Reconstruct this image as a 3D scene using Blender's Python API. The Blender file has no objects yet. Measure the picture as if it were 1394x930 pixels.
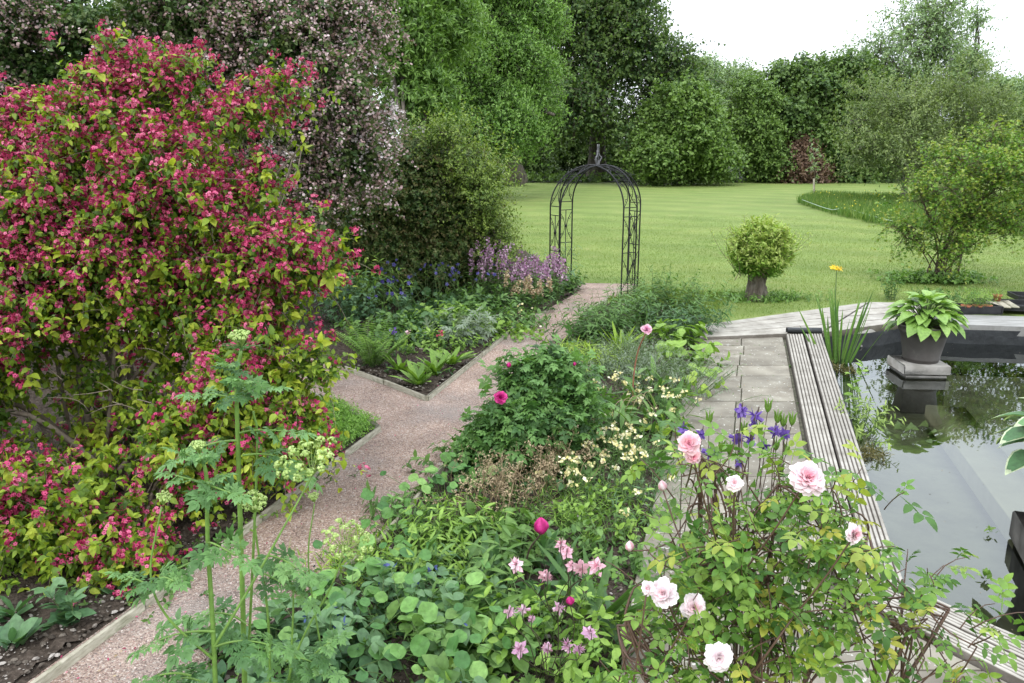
import bpy, math, numpy as np
from mathutils import Vector
from mathutils.geometry import tessellate_polygon

# ------------------------------------------------------------------ camera, sky, sun, exposure
SC = bpy.context.scene
H = 2.58; PITCH = math.radians(13.7); F = 1085.0; PW, PH = 1394.0, 930.0
cam = bpy.data.objects.new('camera', bpy.data.cameras.new('camera'))
SC.collection.objects.link(cam); SC.camera = cam
cam.location = (0, 0, H); cam.rotation_euler = (math.pi/2 - PITCH, 0, 0)
cam.data.sensor_width = 36.0; cam.data.lens = 36.0*F/PW
cam.data.clip_start = 0.05; cam.data.clip_end = 2000

W = bpy.data.worlds.new("World"); SC.world = W; W.use_nodes = True
nt = W.node_tree; nt.nodes.clear()
sky = nt.nodes.new('ShaderNodeTexSky'); sky.sky_type = 'NISHITA'; sky.sun_disc = False
SUN_EL, SUN_AZ = math.radians(52), math.radians(200)
sky.sun_elevation = SUN_EL; sky.sun_rotation = SUN_AZ; sky.air_density = 1.0; sky.dust_density = 3.0
tcs = nt.nodes.new('ShaderNodeTexCoord')
cln = nt.nodes.new('ShaderNodeTexNoise'); cln.inputs['Scale'].default_value = 1.6; cln.inputs['Detail'].default_value = 5
crp = nt.nodes.new('ShaderNodeValToRGB')
crp.color_ramp.elements[0].position = .3; crp.color_ramp.elements[0].color = (15.0, 16.4, 18.2, 1)
crp.color_ramp.elements[1].position = .75; crp.color_ramp.elements[1].color = (20.0, 20.6, 21.4, 1)
mx = nt.nodes.new('ShaderNodeMix'); mx.data_type = 'RGBA'; mx.inputs[0].default_value = .88
bg = nt.nodes.new('ShaderNodeBackground'); bg.inputs[1].default_value = .11
wo = nt.nodes.new('ShaderNodeOutputWorld')
nt.links.new(tcs.outputs['Generated'], cln.inputs['Vector']); nt.links.new(cln.outputs[0], crp.inputs[0])
nt.links.new(sky.outputs[0], mx.inputs[6]); nt.links.new(crp.outputs[0], mx.inputs[7])
sxyz = nt.nodes.new('ShaderNodeSeparateXYZ'); nt.links.new(tcs.outputs['Generated'], sxyz.inputs[0])
el = nt.nodes.new('ShaderNodeMapRange'); el.inputs[1].default_value = 0; el.inputs[2].default_value = 1; el.inputs[3].default_value = .8; el.inputs[4].default_value = 1.65
nt.links.new(sxyz.outputs[2], el.inputs[0])
scl = nt.nodes.new('ShaderNodeVectorMath'); scl.operation = 'SCALE'; nt.links.new(mx.outputs[2], scl.inputs[0]); nt.links.new(el.outputs[0], scl.inputs['Scale'])
nt.links.new(scl.outputs[0], bg.inputs[0]); nt.links.new(bg.outputs[0], wo.inputs[0])

sl = bpy.data.lights.new('sun', 'SUN'); sl.energy = 1.35; sl.angle = math.radians(18); sl.color = (1.0, .97, .92)
sun = bpy.data.objects.new('sun', sl); SC.collection.objects.link(sun)
sd = Vector((math.sin(SUN_AZ)*math.cos(SUN_EL), math.cos(SUN_AZ)*math.cos(SUN_EL), math.sin(SUN_EL)))
sun.rotation_euler = sd.to_track_quat('Z', 'Y').to_euler()

SC.view_settings.view_transform = 'Standard'; SC.view_settings.look = 'None'
SC.view_settings.exposure = 0.0; SC.view_settings.gamma = 1.0
SC.view_settings.use_curve_mapping = False
SC.cycles.max_bounces = 6; SC.cycles.diffuse_bounces = 3; SC.cycles.glossy_bounces = 3
SC.cycles.transmission_bounces = 4; SC.cycles.transparent_max_bounces = 8
SC.cycles.caustics_reflective = False; SC.cycles.caustics_refractive = False

# ------------------------------------------------------------------ pixel -> place
cp_, sp_ = math.cos(PITCH), math.sin(PITCH)
def ray(px, py):
    u = (px - PW/2)/F; v = (PH/2 - py)/F
    return np.array([u, cp_ + v*sp_, -sp_ + v*cp_])
CAM = np.array([0, 0, H])
def G(px, py, z=0.0):
    r = ray(px, py); return CAM + r*((z - H)/r[2])
def at(px, py, Y):
    r = ray(px, py); return CAM + r*(Y/r[1])
def mpp(px, py, Y):
    return (Y/ray(px, py)[1])/F

# ------------------------------------------------------------------ materials
def newmat(name):
    m = bpy.data.materials.new(name); m.use_nodes = True
    n = m.node_tree.nodes; n.clear()
    out = n.new('ShaderNodeOutputMaterial'); b = n.new('ShaderNodeBsdfPrincipled')
    m.node_tree.links.new(b.outputs[0], out.inputs[0])
    return m, m.node_tree, b, out
def ramp(nt, stops, interp='LINEAR'):
    r = nt.nodes.new('ShaderNodeValToRGB'); cr = r.color_ramp; cr.interpolation = interp
    while len(cr.elements) < len(stops): cr.elements.new(.5)
    for e, (p, c) in zip(cr.elements, stops): e.position = p; e.color = (*c, 1)
    return r
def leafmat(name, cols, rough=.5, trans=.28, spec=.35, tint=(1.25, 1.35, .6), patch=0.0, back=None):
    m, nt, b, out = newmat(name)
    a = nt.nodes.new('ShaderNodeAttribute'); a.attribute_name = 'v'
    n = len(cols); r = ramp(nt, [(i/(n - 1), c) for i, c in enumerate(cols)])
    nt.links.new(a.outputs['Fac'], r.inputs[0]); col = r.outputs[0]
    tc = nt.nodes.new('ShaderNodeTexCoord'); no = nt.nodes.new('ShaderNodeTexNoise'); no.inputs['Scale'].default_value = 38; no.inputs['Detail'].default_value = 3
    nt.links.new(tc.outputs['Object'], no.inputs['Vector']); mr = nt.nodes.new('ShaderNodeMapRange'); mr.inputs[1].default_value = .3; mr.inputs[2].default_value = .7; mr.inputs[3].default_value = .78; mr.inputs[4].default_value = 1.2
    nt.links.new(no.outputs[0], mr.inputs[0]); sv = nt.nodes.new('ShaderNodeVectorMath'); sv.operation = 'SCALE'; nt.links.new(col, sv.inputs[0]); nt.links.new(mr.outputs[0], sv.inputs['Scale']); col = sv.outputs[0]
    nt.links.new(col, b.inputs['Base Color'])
    b.inputs['Roughness'].default_value = rough; b.inputs['Specular IOR Level'].default_value = spec
    if trans > 0:
        t = nt.nodes.new('ShaderNodeBsdfTranslucent')
        mm = nt.nodes.new('ShaderNodeMix'); mm.data_type = 'RGBA'; mm.blend_type = 'MULTIPLY'; mm.inputs[0].default_value = 1
        mm.inputs[7].default_value = (*tint, 1); nt.links.new(col, mm.inputs[6]); nt.links.new(mm.outputs[2], t.inputs[0])
        ms = nt.nodes.new('ShaderNodeMixShader'); ms.inputs[0].default_value = trans
        nt.links.new(b.outputs[0], ms.inputs[1]); nt.links.new(t.outputs[0], ms.inputs[2]); nt.links.new(ms.outputs[0], out.inputs[0])
    return m
def noisemat(name, stops, scale=8, detail=6, rough=.8, bump=.3, bscale=None, spec=.3, coords='Object', stretch=None, dist=0.01, use_v=0.0, metallic=0, layers=()):
    m, nt, b, out = newmat(name)
    tc = nt.nodes.new('ShaderNodeTexCoord'); vec = tc.outputs[coords]
    if stretch:
        mp = nt.nodes.new('ShaderNodeMapping'); mp.inputs['Scale'].default_value = stretch
        nt.links.new(vec, mp.inputs[0]); vec = mp.outputs[0]
    no = nt.nodes.new('ShaderNodeTexNoise'); no.inputs['Scale'].default_value = scale; no.inputs['Detail'].default_value = detail
    nt.links.new(vec, no.inputs['Vector'])
    r = ramp(nt, stops); nt.links.new(no.outputs[0], r.inputs[0]); col = r.outputs[0]
    if use_v:
        a = nt.nodes.new('ShaderNodeAttribute'); a.attribute_name = 'v'
        mr = nt.nodes.new('ShaderNodeMapRange'); mr.inputs[3].default_value = 1 - use_v; mr.inputs[4].default_value = 1 + use_v
        nt.links.new(a.outputs['Fac'], mr.inputs[0])
        mm = nt.nodes.new('ShaderNodeVectorMath'); mm.operation = 'SCALE'; nt.links.new(col, mm.inputs[0]); nt.links.new(mr.outputs[0], mm.inputs['Scale']); col = mm.outputs[0]
    for (sc, lo, hi, c, amt) in layers:            # spots of another colour
        n2 = nt.nodes.new('ShaderNodeTexNoise'); n2.inputs['Scale'].default_value = sc; n2.inputs['Detail'].default_value = 8; n2.inputs['Roughness'].default_value = .65
        nt.links.new(vec, n2.inputs['Vector'])
        mr = nt.nodes.new('ShaderNodeMapRange'); mr.inputs[1].default_value = lo; mr.inputs[2].default_value = hi; mr.inputs[4].default_value = amt
        nt.links.new(n2.outputs[0], mr.inputs[0])
        mm = nt.nodes.new('ShaderNodeMix'); mm.data_type = 'RGBA'; nt.links.new(mr.outputs[0], mm.inputs[0]); nt.links.new(col, mm.inputs[6]); mm.inputs[7].default_value = (*c, 1); col = mm.outputs[2]
    nt.links.new(col, b.inputs['Base Color']); b.inputs['Roughness'].default_value = rough
    b.inputs['Specular IOR Level'].default_value = spec; b.inputs['Metallic'].default_value = metallic
    if bump:
        n3 = nt.nodes.new('ShaderNodeTexNoise'); n3.inputs['Scale'].default_value = bscale or scale*3; n3.inputs['Detail'].default_value = 8
        nt.links.new(vec, n3.inputs['Vector'])
        bp = nt.nodes.new('ShaderNodeBump'); bp.inputs['Strength'].default_value = bump; bp.inputs['Distance'].default_value = dist
        nt.links.new(n3.outputs[0], bp.inputs['Height']); nt.links.new(bp.outputs[0], b.inputs['Normal'])
    return m

# ------------------------------------------------------------------ mesh builder
def nrm(a):
    return a/np.maximum(np.linalg.norm(a, axis=-1, keepdims=True), 1e-9)
class MB:
    def __init__(s): s.V = []; s.A = []; s.Fc = []; s.n = 0
    def add(s, V, faces, v=.5):
        V = np.asarray(V, float).reshape(-1, 3)
        for f in faces:
            f = np.asarray(f, int)
            if f.size: s.Fc.append(f + s.n)
        s.V.append(V); s.A.append(np.broadcast_to(np.asarray(v, float), (len(V),)).copy() if np.ndim(v) == 0 else np.asarray(v, float).reshape(-1)); s.n += len(V)
    def inst(s, T, P, X, Y, Z, S, v):
        """template T=(verts, [face arrays], optional v per vert) at points P with axes X,Y,Z and sizes S (n,) or (n,3)"""
        TV, TF = T[0], T[1]
        n, k = len(P), len(TV)
        if n == 0: return
        S = np.asarray(S, float)
        if S.ndim == 0: S = np.full((n, 3), float(S))
        if S.ndim == 1: S = np.repeat(S[:, None], 3, 1)
        L = TV[None]*S[:, None]
        V = L[..., 0:1]*X[:, None] + L[..., 1:2]*Y[:, None] + L[..., 2:3]*Z[:, None] + P[:, None]
        v = np.broadcast_to(np.asarray(v, float), (n,))
        vv = np.repeat(v, k)
        if len(T) > 2: vv = np.clip(vv + np.tile(T[2], n), 0, 1)
        off = (np.arange(n)*k)[:, None, None]
        s.add(V, [(f[None] + off).reshape(-1, f.shape[1]) for f in TF], vv)
    def mesh(s, name, smooth=True, loc=(0, 0, 0)):
        me = bpy.data.meshes.new(name)
        V = np.concatenate(s.V) - np.asarray(loc, float); A = np.concatenate(s.A)
        me.vertices.add(len(V)); me.vertices.foreach_set('co', V.astype(np.float32).ravel())
        tot = np.concatenate([np.full(len(f), f.shape[1]) for f in s.Fc]); idx = np.concatenate([f.ravel() for f in s.Fc])
        me.loops.add(len(idx)); me.loops.foreach_set('vertex_index', idx.astype(np.int32))
        me.polygons.add(len(tot)); st = np.zeros(len(tot), np.int32); st[1:] = np.cumsum(tot)[:-1]
        me.polygons.foreach_set('loop_start', st); me.polygons.foreach_set('loop_total', tot.astype(np.int32))
        me.polygons.foreach_set('use_smooth', np.full(len(tot), smooth))
        at_ = me.attributes.new('v', 'FLOAT', 'POINT'); at_.data.foreach_set('value', A.astype(np.float32))
        me.update(calc_edges=True); me.validate()
        return me
    def build(s, name, mat, parent=None, smooth=True):
        if not s.V: return None
        loc = parent_loc(parent)
        me = s.mesh(name, smooth, loc); me.materials.append(mat)
        o = bpy.data.objects.new(name, me); SC.collection.objects.link(o)
        if parent: o.parent = parent
        return o
def parent_loc(p):
    l = np.zeros(3)
    while p is not None: l = l + np.array(p.location); p = p.parent
    return l
def tag(o, label, cat, group=None, kind=None):
    if label: o['label'] = label
    if cat: o['category'] = cat
    if group: o['group'] = group
    if kind: o['kind'] = kind
    return o
def thing(name, label, cat, loc, group=None):
    o = bpy.data.objects.new(name, None); SC.collection.objects.link(o); o.location = tuple(loc); o.empty_display_size = .1
    return tag(o, label, cat, group)
def single(name, mb, mat, label, cat, loc, group=None, smooth=True):
    me = mb.mesh(name, smooth, loc); me.materials.append(mat)
    o = bpy.data.objects.new(name, me); SC.collection.objects.link(o); o.location = tuple(loc)
    return tag(o, label, cat, group)

# ------------------------------------------------------------------ basic shapes
def box(mb, c, s, X=(1, 0, 0), Y=(0, 1, 0), Z=(0, 0, 1), v=.5, bev=0.0):
    c = np.asarray(c, float); X, Y, Z = map(lambda a: np.asarray(a, float), (X, Y, Z)); hx, hy, hz = np.asarray(s, float)/2
    b = min(bev, hx*.9, hy*.9, hz*.9)
    if b <= 0:
        P = [c + X*hx*i + Y*hy*j + Z*hz*k for k in (-1, 1) for j in (-1, 1) for i in (-1, 1)]
        mb.add(P, [[[0, 2, 3, 1], [4, 5, 7, 6], [0, 1, 5, 4], [2, 6, 7, 3], [0, 4, 6, 2], [1, 3, 7, 5]]], v); return
    P = []; ids = {}
    for k in (-1, 1):
        for j in (-1, 1):
            for i in (-1, 1):
                for ax in range(3):
                    h = [hx - b, hy - b, hz - b]; h[ax] += b
                    ids[(i, j, k, ax)] = len(P); P.append(c + X*i*h[0] + Y*j*h[1] + Z*k*h[2])
    q = []; t = []
    for i in (-1, 1):
        q.append([ids[(i, j, k, 0)] for j, k in ((-1, -1), (1, -1), (1, 1), (-1, 1))])
        q.append([ids[(j, i, k, 1)] for j, k in ((-1, -1), (1, -1), (1, 1), (-1, 1))])
        q.append([ids[(j, k, i, 2)] for j, k in ((-1, -1), (1, -1), (1, 1), (-1, 1))])
    for a in (-1, 1):
        for d in (-1, 1):
            q.append([ids[(-1, a, d, 1)], ids[(1, a, d, 1)], ids[(1, a, d, 2)], ids[(-1, a, d, 2)]])
            q.append([ids[(a, -1, d, 0)], ids[(a, 1, d, 0)], ids[(a, 1, d, 2)], ids[(a, -1, d, 2)]])
            q.append([ids[(a, d, -1, 0)], ids[(a, d, 1, 0)], ids[(a, d, 1, 1)], ids[(a, d, -1, 1)]])
    for k in (-1, 1):
        for j in (-1, 1):
            for i in (-1, 1): t.append([ids[(i, j, k, 0)], ids[(i, j, k, 1)], ids[(i, j, k, 2)]])
    mb.add(P, [q, t], v)
def frames(T):
    ref = np.where(np.abs(T[..., 2:3]) < .9, np.array([0, 0, 1.0]), np.array([1.0, 0, 0]))
    E1 = nrm(np.cross(T, ref)); E2 = np.cross(E1, T); return E1, E2
def tubes(mb, P, r0, r1, sides=4, v=.5, cap=True):
    """P (N,K,3) polylines, radii from r0 to r1 (scalars or (N,)) or r0 as (N,K) with r1 None"""
    P = np.asarray(P, float)
    if P.ndim == 2: P = P[None]
    N, K, _ = P.shape
    if N == 0: return
    T = nrm(np.gradient(P, axis=1)); E1, E2 = frames(T)
    for k in range(1, K):                      # parallel transport keeps the rings from twisting
        e = E1[:, k-1] - T[:, k]*np.sum(E1[:, k-1]*T[:, k], -1, keepdims=True); E1[:, k] = nrm(e); E2[:, k] = np.cross(E1[:, k], T[:, k])
    if r1 is None: R = np.broadcast_to(r0, (N, K))
    else:
        t = np.linspace(0, 1, K); R = np.broadcast_to(np.asarray(r0, float), (N,))[:, None]*(1 - t) + np.broadcast_to(np.asarray(r1, float), (N,))[:, None]*t
    a = np.arange(sides)/sides*2*np.pi
    V = P[:, :, None] + R[:, :, None, None]*(np.cos(a)[None, None, :, None]*E1[:, :, None] + np.sin(a)[None, None, :, None]*E2[:, :, None])
    i = np.arange(N)[:, None, None]*K*sides; k = np.arange(K - 1)[None, :, None]*sides; s = np.arange(sides)[None, None, :]; s2 = (s + 1) % sides
    q = np.stack([i + k + s, i + k + s2, i + k + sides + s2, i + k + sides + s], -1).reshape(-1, 4)
    fs = [q]
    if cap: fs.append((np.arange(N)[:, None]*K*sides + (K - 1)*sides + np.arange(sides)[None]))
    v = np.asarray(v, float)
    vv = np.full(N*K*sides, float(v)) if v.ndim == 0 else np.repeat(v, K*sides)
    mb.add(V, fs, vv)
def tube(mb, pts, r0, r1=None, sides=8, v=.5): 
    pts = np.asarray(pts, float)
    tubes(mb, pts[None], r0, r0 if r1 is None else r1, sides, v)
def smooth_line(pts, n=12):
    """Catmull-Rom through a few points"""
    p = np.asarray(pts, float); p = np.vstack([2*p[0] - p[1], p, 2*p[-1] - p[-2]]); m = len(p) - 3
    t = np.linspace(0, m - 1e-6, n); i = t.astype(int); f = (t - i)[:, None]
    a, b, c, d = p[i], p[i + 1], p[i + 2], p[i + 3]
    return .5*((2*b) + (c - a)*f + (2*a - 5*b + 4*c - d)*f**2 + (3*b - a - 3*c + d)*f**3)
def lathe(mb, c, prof, sides=40, v=.5):
    """prof: list of (radius, z)"""
    c = np.asarray(c, float); a = np.arange(sides)/sides*2*np.pi; K = len(prof)
    V = np.array([[c[0] + r*math.cos(t), c[1] + r*math.sin(t), c[2] + z] for r, z in prof for t in a])
    q = [[k*sides + s, k*sides + (s + 1) % sides, (k + 1)*sides + (s + 1) % sides, (k + 1)*sides + s] for k in range(K - 1) for s in range(sides)]
    mb.add(V, [q], v)
def sheet(mb, pts, z=None, v=.5, holes=()):
    loops = [[Vector((p[0], p[1], p[2] if z is None else z)) for p in pts]] + [[Vector((p[0], p[1], p[2] if z is None else z)) for p in h] for h in holes]
    tri = tessellate_polygon(loops); V = [tuple(p) for l in loops for p in l]
    T = []
    for t in tri:
        a, b, c = (np.array(V[i]) for i in t)
        T.append(t if np.cross(b - a, c - a)[2] > 0 else t[::-1])
    mb.add(V, [T], v)
def slab(mb, pts, z0, z1, v=.5):
    """extruded polygon"""
    sheet(mb, pts, z1, v); n = len(pts)
    V = [(p[0], p[1], z0) for p in pts] + [(p[0], p[1], z1) for p in pts]
    mb.add(V, [[[i, (i + 1) % n, n + (i + 1) % n, n + i] for i in range(n)]], v)
def inside(P, poly):
    x, y = P[:, 0], P[:, 1]; r = np.zeros(len(P), bool); n = len(poly)
    for i in range(n):
        x1, y1 = poly[i][:2]; x2, y2 = poly[(i + 1) % n][:2]
        c = ((y1 > y) != (y2 > y)) & (x < (x2 - x1)*(y - y1)/((y2 - y1) + 1e-12) + x1); r ^= c
    return r
def strew(rng, poly, n):
    """n random points inside a ground polygon"""
    P = np.array([p[:2] for p in poly]); lo, hi = P.min(0), P.max(0); out = np.zeros((0, 2))
    while len(out) < n:
        q = lo + rng.random((n*2, 2))*(hi - lo); out = np.vstack([out, q[inside(q, poly)]])
    return out[:n]

# ------------------------------------------------------------------ leaf and petal shapes (base at 0, tip at y=1)
def leafshape(w=.25, stations=((.25, .8), (.55, 1.0), (.8, .6)), fold=.25, curl=.15):
    V = [(0, 0, 0)]; Q = []; T = []
    for t, h in stations: V += [(-w*h, t, fold*w*h - curl*t*t), (0, t, -curl*t*t), (w*h, t, fold*w*h - curl*t*t)]
    V.append((0, 1, -curl)); n = len(V) - 1; m = len(stations)
    T += [[0, 2, 1], [0, 3, 2]]
    for k in range(m - 1):
        a = 1 + 3*k; Q += [[a, a + 1, a + 4, a + 3], [a + 1, a + 2, a + 5, a + 4]]
    a = 1 + 3*(m - 1); T += [[a, a + 1, n], [a + 1, a + 2, n]]
    f = [np.array(T)]; 
    if Q: f.append(np.array(Q))
    return np.array(V, float), f
def diamond(w=.3, fold=.2, t=.45):
    return np.array([(0, 0, 0), (-w, t, fold*w), (0, 1, -.08), (w, t, fold*w)], float), [np.array([[0, 2, 1], [0, 3, 2]])]
def joined(parts):
    """several (template, pos, angle, size) in the plane made one template"""
    V = []; fs = []; n = 0
    for (T, p, ang, s, *z) in parts:
        c, d = math.cos(ang), math.sin(ang); tv = T[0]*s
        X = np.stack([tv[:, 0]*c + tv[:, 1]*d + p[0], -tv[:, 0]*d + tv[:, 1]*c + p[1], tv[:, 2] + (p[2] if len(p) > 2 else 0)], 1)
        V.append(X); fs += [f + n for f in T[1]]; n += len(X)
    by = {}
    for f in fs: by.setdefault(f.shape[1], []).append(f)
    return np.concatenate(V), [np.concatenate(x) for x in by.values()]
def lobed(lobes, notch=.35, center=(0, .4), curl=.1):
    """palmate leaf: list of (angle, length) lobes as a fan"""
    V = [(center[0], center[1], 0), (0, 0, 0)]; cx, cy = center
    for i, (a, l) in enumerate(lobes):
        if i:
            am = (a + lobes[i-1][0])/2; V.append((cx + notch*math.sin(am), cy + notch*math.cos(am), .03))
        V.append((cx + l*math.sin(a), cy + l*math.cos(a), -curl*l))
    n = len(V); T = [[0, i, i + 1] for i in range(1, n - 1)] + [[0, n - 1, 1]]
    return np.array(V, float), [np.array(T)]
def disc(n=9, wav=.08, cup=.12, seed=0):
    r = np.random.default_rng(seed); a = np.arange(n)/n*2*np.pi
    V = [(0, .5, 0)] + [(.5*math.sin(t)*(1 + wav*r.standard_normal()), .5 - .5*math.cos(t)*(1 + wav*r.standard_normal()), cup*(.6 + .4*math.sin(3*t))) for t in a]
    return np.array(V, float), [np.array([[0, 1 + i, 1 + (i + 1) % n] for i in range(n)])]
OVAL = leafshape(.24); OVATE = leafshape(.3, ((.2, .85), (.45, 1.0), (.78, .5)), .3, .2)
LANCE = leafshape(.11, ((.25, .8), (.55, 1), (.8, .6)), .3, .3)
LINEAR = leafshape(.05, ((.4, 1),), .3, .12)
BROAD = leafshape(.36, ((.12, .6), (.35, 1), (.6, .9), (.82, .5)), .25, .3)
DIA = diamond(.3); DIAW = diamond(.38); DIAN = diamond(.16)
MAPLE = lobed([(-2.0, .45), (-1.1, .62), (0, .75), (1.1, .62), (2.0, .45)], .3)
ROSELEAF = joined([(OVATE, (0, .55), 0, .5), (OVATE, (.02, .5), 1.15, .42), (OVATE, (-.02, .5), -1.15, .42), (OVATE, (.02, .22), 1.3, .36), (OVATE, (-.02, .22), -1.3, .36), (DIAN, (0, 0), 0, .6)])
def pinnate(n=8, T=LANCE, L=.38, ang=1.1, taper=True):
    ps = [(DIAN, (0, 0), 0, 1.0), (T, (0, .85), 0, .25)]
    for i in range(n):
        t = .12 + .76*i/(n - 1); s = L*(math.sin(math.pi*(.12 + .8*t))**.8 if taper else 1)
        ps += [(T, (0, t), ang, s), (T, (0, t), -ang, s)]
    return joined(ps)
ASH = pinnate(4, diamond(.2), .36, .95)
CUT = lobed([(-1.5, .38), (-.75, .55), (0, .62), (.75, .55), (1.5, .38)], .14, (0, .32), .15)
CUTL = joined([(LANCE, (0, .3), 0, .7), (LANCE, (0, .3), .75, .5), (LANCE, (0, .3), -.75, .5), (LANCE, (0, .15), 1.2, .38), (LANCE, (0, .15), -1.2, .38), (DIAN, (0, 0), 0, .5), (LANCE, (0, .55), .6, .33), (LANCE, (0, .55), -.6, .33)])
PINNAE = joined([(CUTL, (0, .6), 0, .48), (CUTL, (0, .5), 1.0, .42), (CUTL, (0, .5), -1.0, .42), (CUTL, (0, .22), 1.15, .42), (CUTL, (0, .22), -1.15, .42), (diamond(.03), (0, 0), 0, .8)])
def flower5(petal=OVAL, n=5, cup=.35, s=1.0, face=True):
    """open flower facing +z, radius about 1"""
    V = []; fs = []; k = 0
    for i in range(n):
        a = 2*np.pi*i/n; X = np.array([math.cos(a), math.sin(a), 0]); Y = nrm(np.array([-math.sin(a)*1.0, math.cos(a), cup])); Z = np.cross(X, Y)
        tv = petal[0]; V.append(tv[:, :1]*X + tv[:, 1:2]*Y + tv[:, 2:]*Z); fs += [f + k for f in petal[1]]; k += len(tv)
    by = {}
    for f in fs: by.setdefault(f.shape[1], []).append(f)
    return np.concatenate(V), [np.concatenate(x) for x in by.values()]
FLORET = flower5(diamond(.42, .1, .55), 5, .25)
TINY5 = (np.array([(math.cos(a), math.sin(a), .15*(i % 2)) for i, a in enumerate(np.arange(6)/6*2*np.pi)]), [np.array([[0, 1, 2, 3, 4, 5]])])

# ------------------------------------------------------------------ growth: shoots with leaves
def orient(rng, axis, up, rnd=.3):
    """leaf frames: axis = base->tip, normal as near to up as possible"""
    Z = up + rng.standard_normal(axis.shape)*rnd; Z = nrm(Z - axis*np.sum(Z*axis, -1, keepdims=True)); X = np.cross(axis, Z)
    return X, axis, Z
def rand_dirs(rng, n): return nrm(rng.standard_normal((n, 3)))
def shoots(rng, B, D, L, K=6, droop=.3, wob=.08):
    B = np.asarray(B, float); N = len(B); L = np.broadcast_to(np.asarray(L, float), (N,)); t = np.linspace(0, 1, K)[None, :, None]
    D = nrm(np.asarray(D, float)); w = rng.standard_normal((N, 1, 3))*wob
    P = B[:, None] + L[:, None, None]*(D[:, None]*t + w*np.sin(np.pi*t*.9) + np.array([0, 0, -1.0])*np.broadcast_to(droop, (N,))[:, None, None]*t**2)
    return P
def leaves_on(mb, rng, P, T, size, start=1, pairs=2, spread=.9, droop=.2, up=.6, v0=.2, v1=.9, vr=.15, prof=None, jit=.25, skip=0.0, flat=False, srnd=.2, vadd=None):
    """put leaves of template T on polylines P (N,K,3)"""
    N, K, _ = P.shape; tan = nrm(np.gradient(P, axis=1)); E1, E2 = frames(tan)
    size = np.broadcast_to(np.asarray(size, float), (N,))
    for j in range(pairs):
        ks = np.arange(start, K); 
        phi = (ks[None]*(np.pi/2 if not flat else 0) + j*2*np.pi/pairs + rng.random((N, 1))*6.28*(0 if flat else 1)) + rng.standard_normal((N, len(ks)))*jit
        tk = tan[:, ks]; 
        if flat:
            U = nrm(np.cross(tk, np.array([0, 0, 1.0]))); side = U*(1 if j == 0 else -1)
        else: side = np.cos(phi)[..., None]*E1[:, ks] + np.sin(phi)[..., None]*E2[:, ks]
        ax = nrm(tk*(1 - spread*.6) + side*spread + rng.standard_normal(side.shape)*jit*.5 - np.array([0, 0, droop]))
        upv = np.array([0, 0, up]) + tk*(1 - up)*.7 + 0*ax
        X, Y, Z = orient(rng, ax.reshape(-1, 3), np.broadcast_to(upv, ax.shape).reshape(-1, 3), jit)
        tt = (ks/(K - 1))[None] + 0*phi
        sz = size[:, None]*(1 + srnd*rng.standard_normal(phi.shape)).clip(.4, 1.7)
        if prof is not None: sz = sz*prof(tt)
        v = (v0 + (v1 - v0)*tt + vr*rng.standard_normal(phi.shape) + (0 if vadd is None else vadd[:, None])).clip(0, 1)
        keep = rng.random(phi.size) >= skip
        mb.inst(T, P[:, ks].reshape(-1, 3)[keep], X[keep], Y[keep], Z[keep], sz.ravel()[keep], v.ravel()[keep])
def lobe(px, py, Y, rx, ry, rd):
    c = at(px, py, Y); m = mpp(px, py, Y); return (c[0], c[1], c[2], rx*m, rd, ry*m)
def clump_points(rng, lobes, n, shell=.6, uneven=.15, seed=0, back=.5, zmin=.05, sub=(9, .48, .62)):
    """clumps over boughs (small flattened ellipsoids) that together fill each lobe"""
    L = np.array(lobes); w = (L[:, 3]*L[:, 4]*L[:, 5])**(2/3); w = w/w.sum()
    out = []; dirs = []; idx = []
    for i, l in enumerate(L):
        k = int(round(n*w[i])); m = max(3, int(sub[0]*rng.uniform(.8, 1.25)))
        su = rand_dirs(rng, m*3); su = su[np.argsort(su[:, 1]*back + rng.random(m*3)*.8)][:m]
        if m > 5: su = np.array([su[j] for j in range(m)])
        sc = su*(shell + (.95 - shell)*rng.random((m, 1)))*(1 + uneven*rng.standard_normal((m, 1)))*.72
        sr = sub[1]*rng.uniform(.6, 1.25, (m, 1))*np.array([1, 1, sub[2]])
        j = rng.integers(0, m, k); u = rand_dirs(rng, k); u[:, 2] = np.where(rng.random(k) < .55, np.abs(u[:, 2]), u[:, 2])
        u = np.where(((u[:, 1] > .35) & (rng.random(k) < back))[:, None], u*np.array([1, -1, 1]), u)
        q = sc[j] + u*sr[j]*(.55 + .45*rng.random((k, 1))**.5)
        core = rng.random(k) < .14
        q[core] = rand_dirs(rng, core.sum())*rng.random((core.sum(), 1))**.5*.75
        p = l[:3] + q*l[3:]; ok = p[:, 2] > zmin
        out.append(p[ok]); dirs.append(nrm(nrm(u/(l[3:]*sr[j])) + .5*nrm(q/l[3:]))[ok]); idx.append(np.full(ok.sum(), i))
    return np.concatenate(out), np.concatenate(dirs), np.concatenate(idx)
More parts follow.
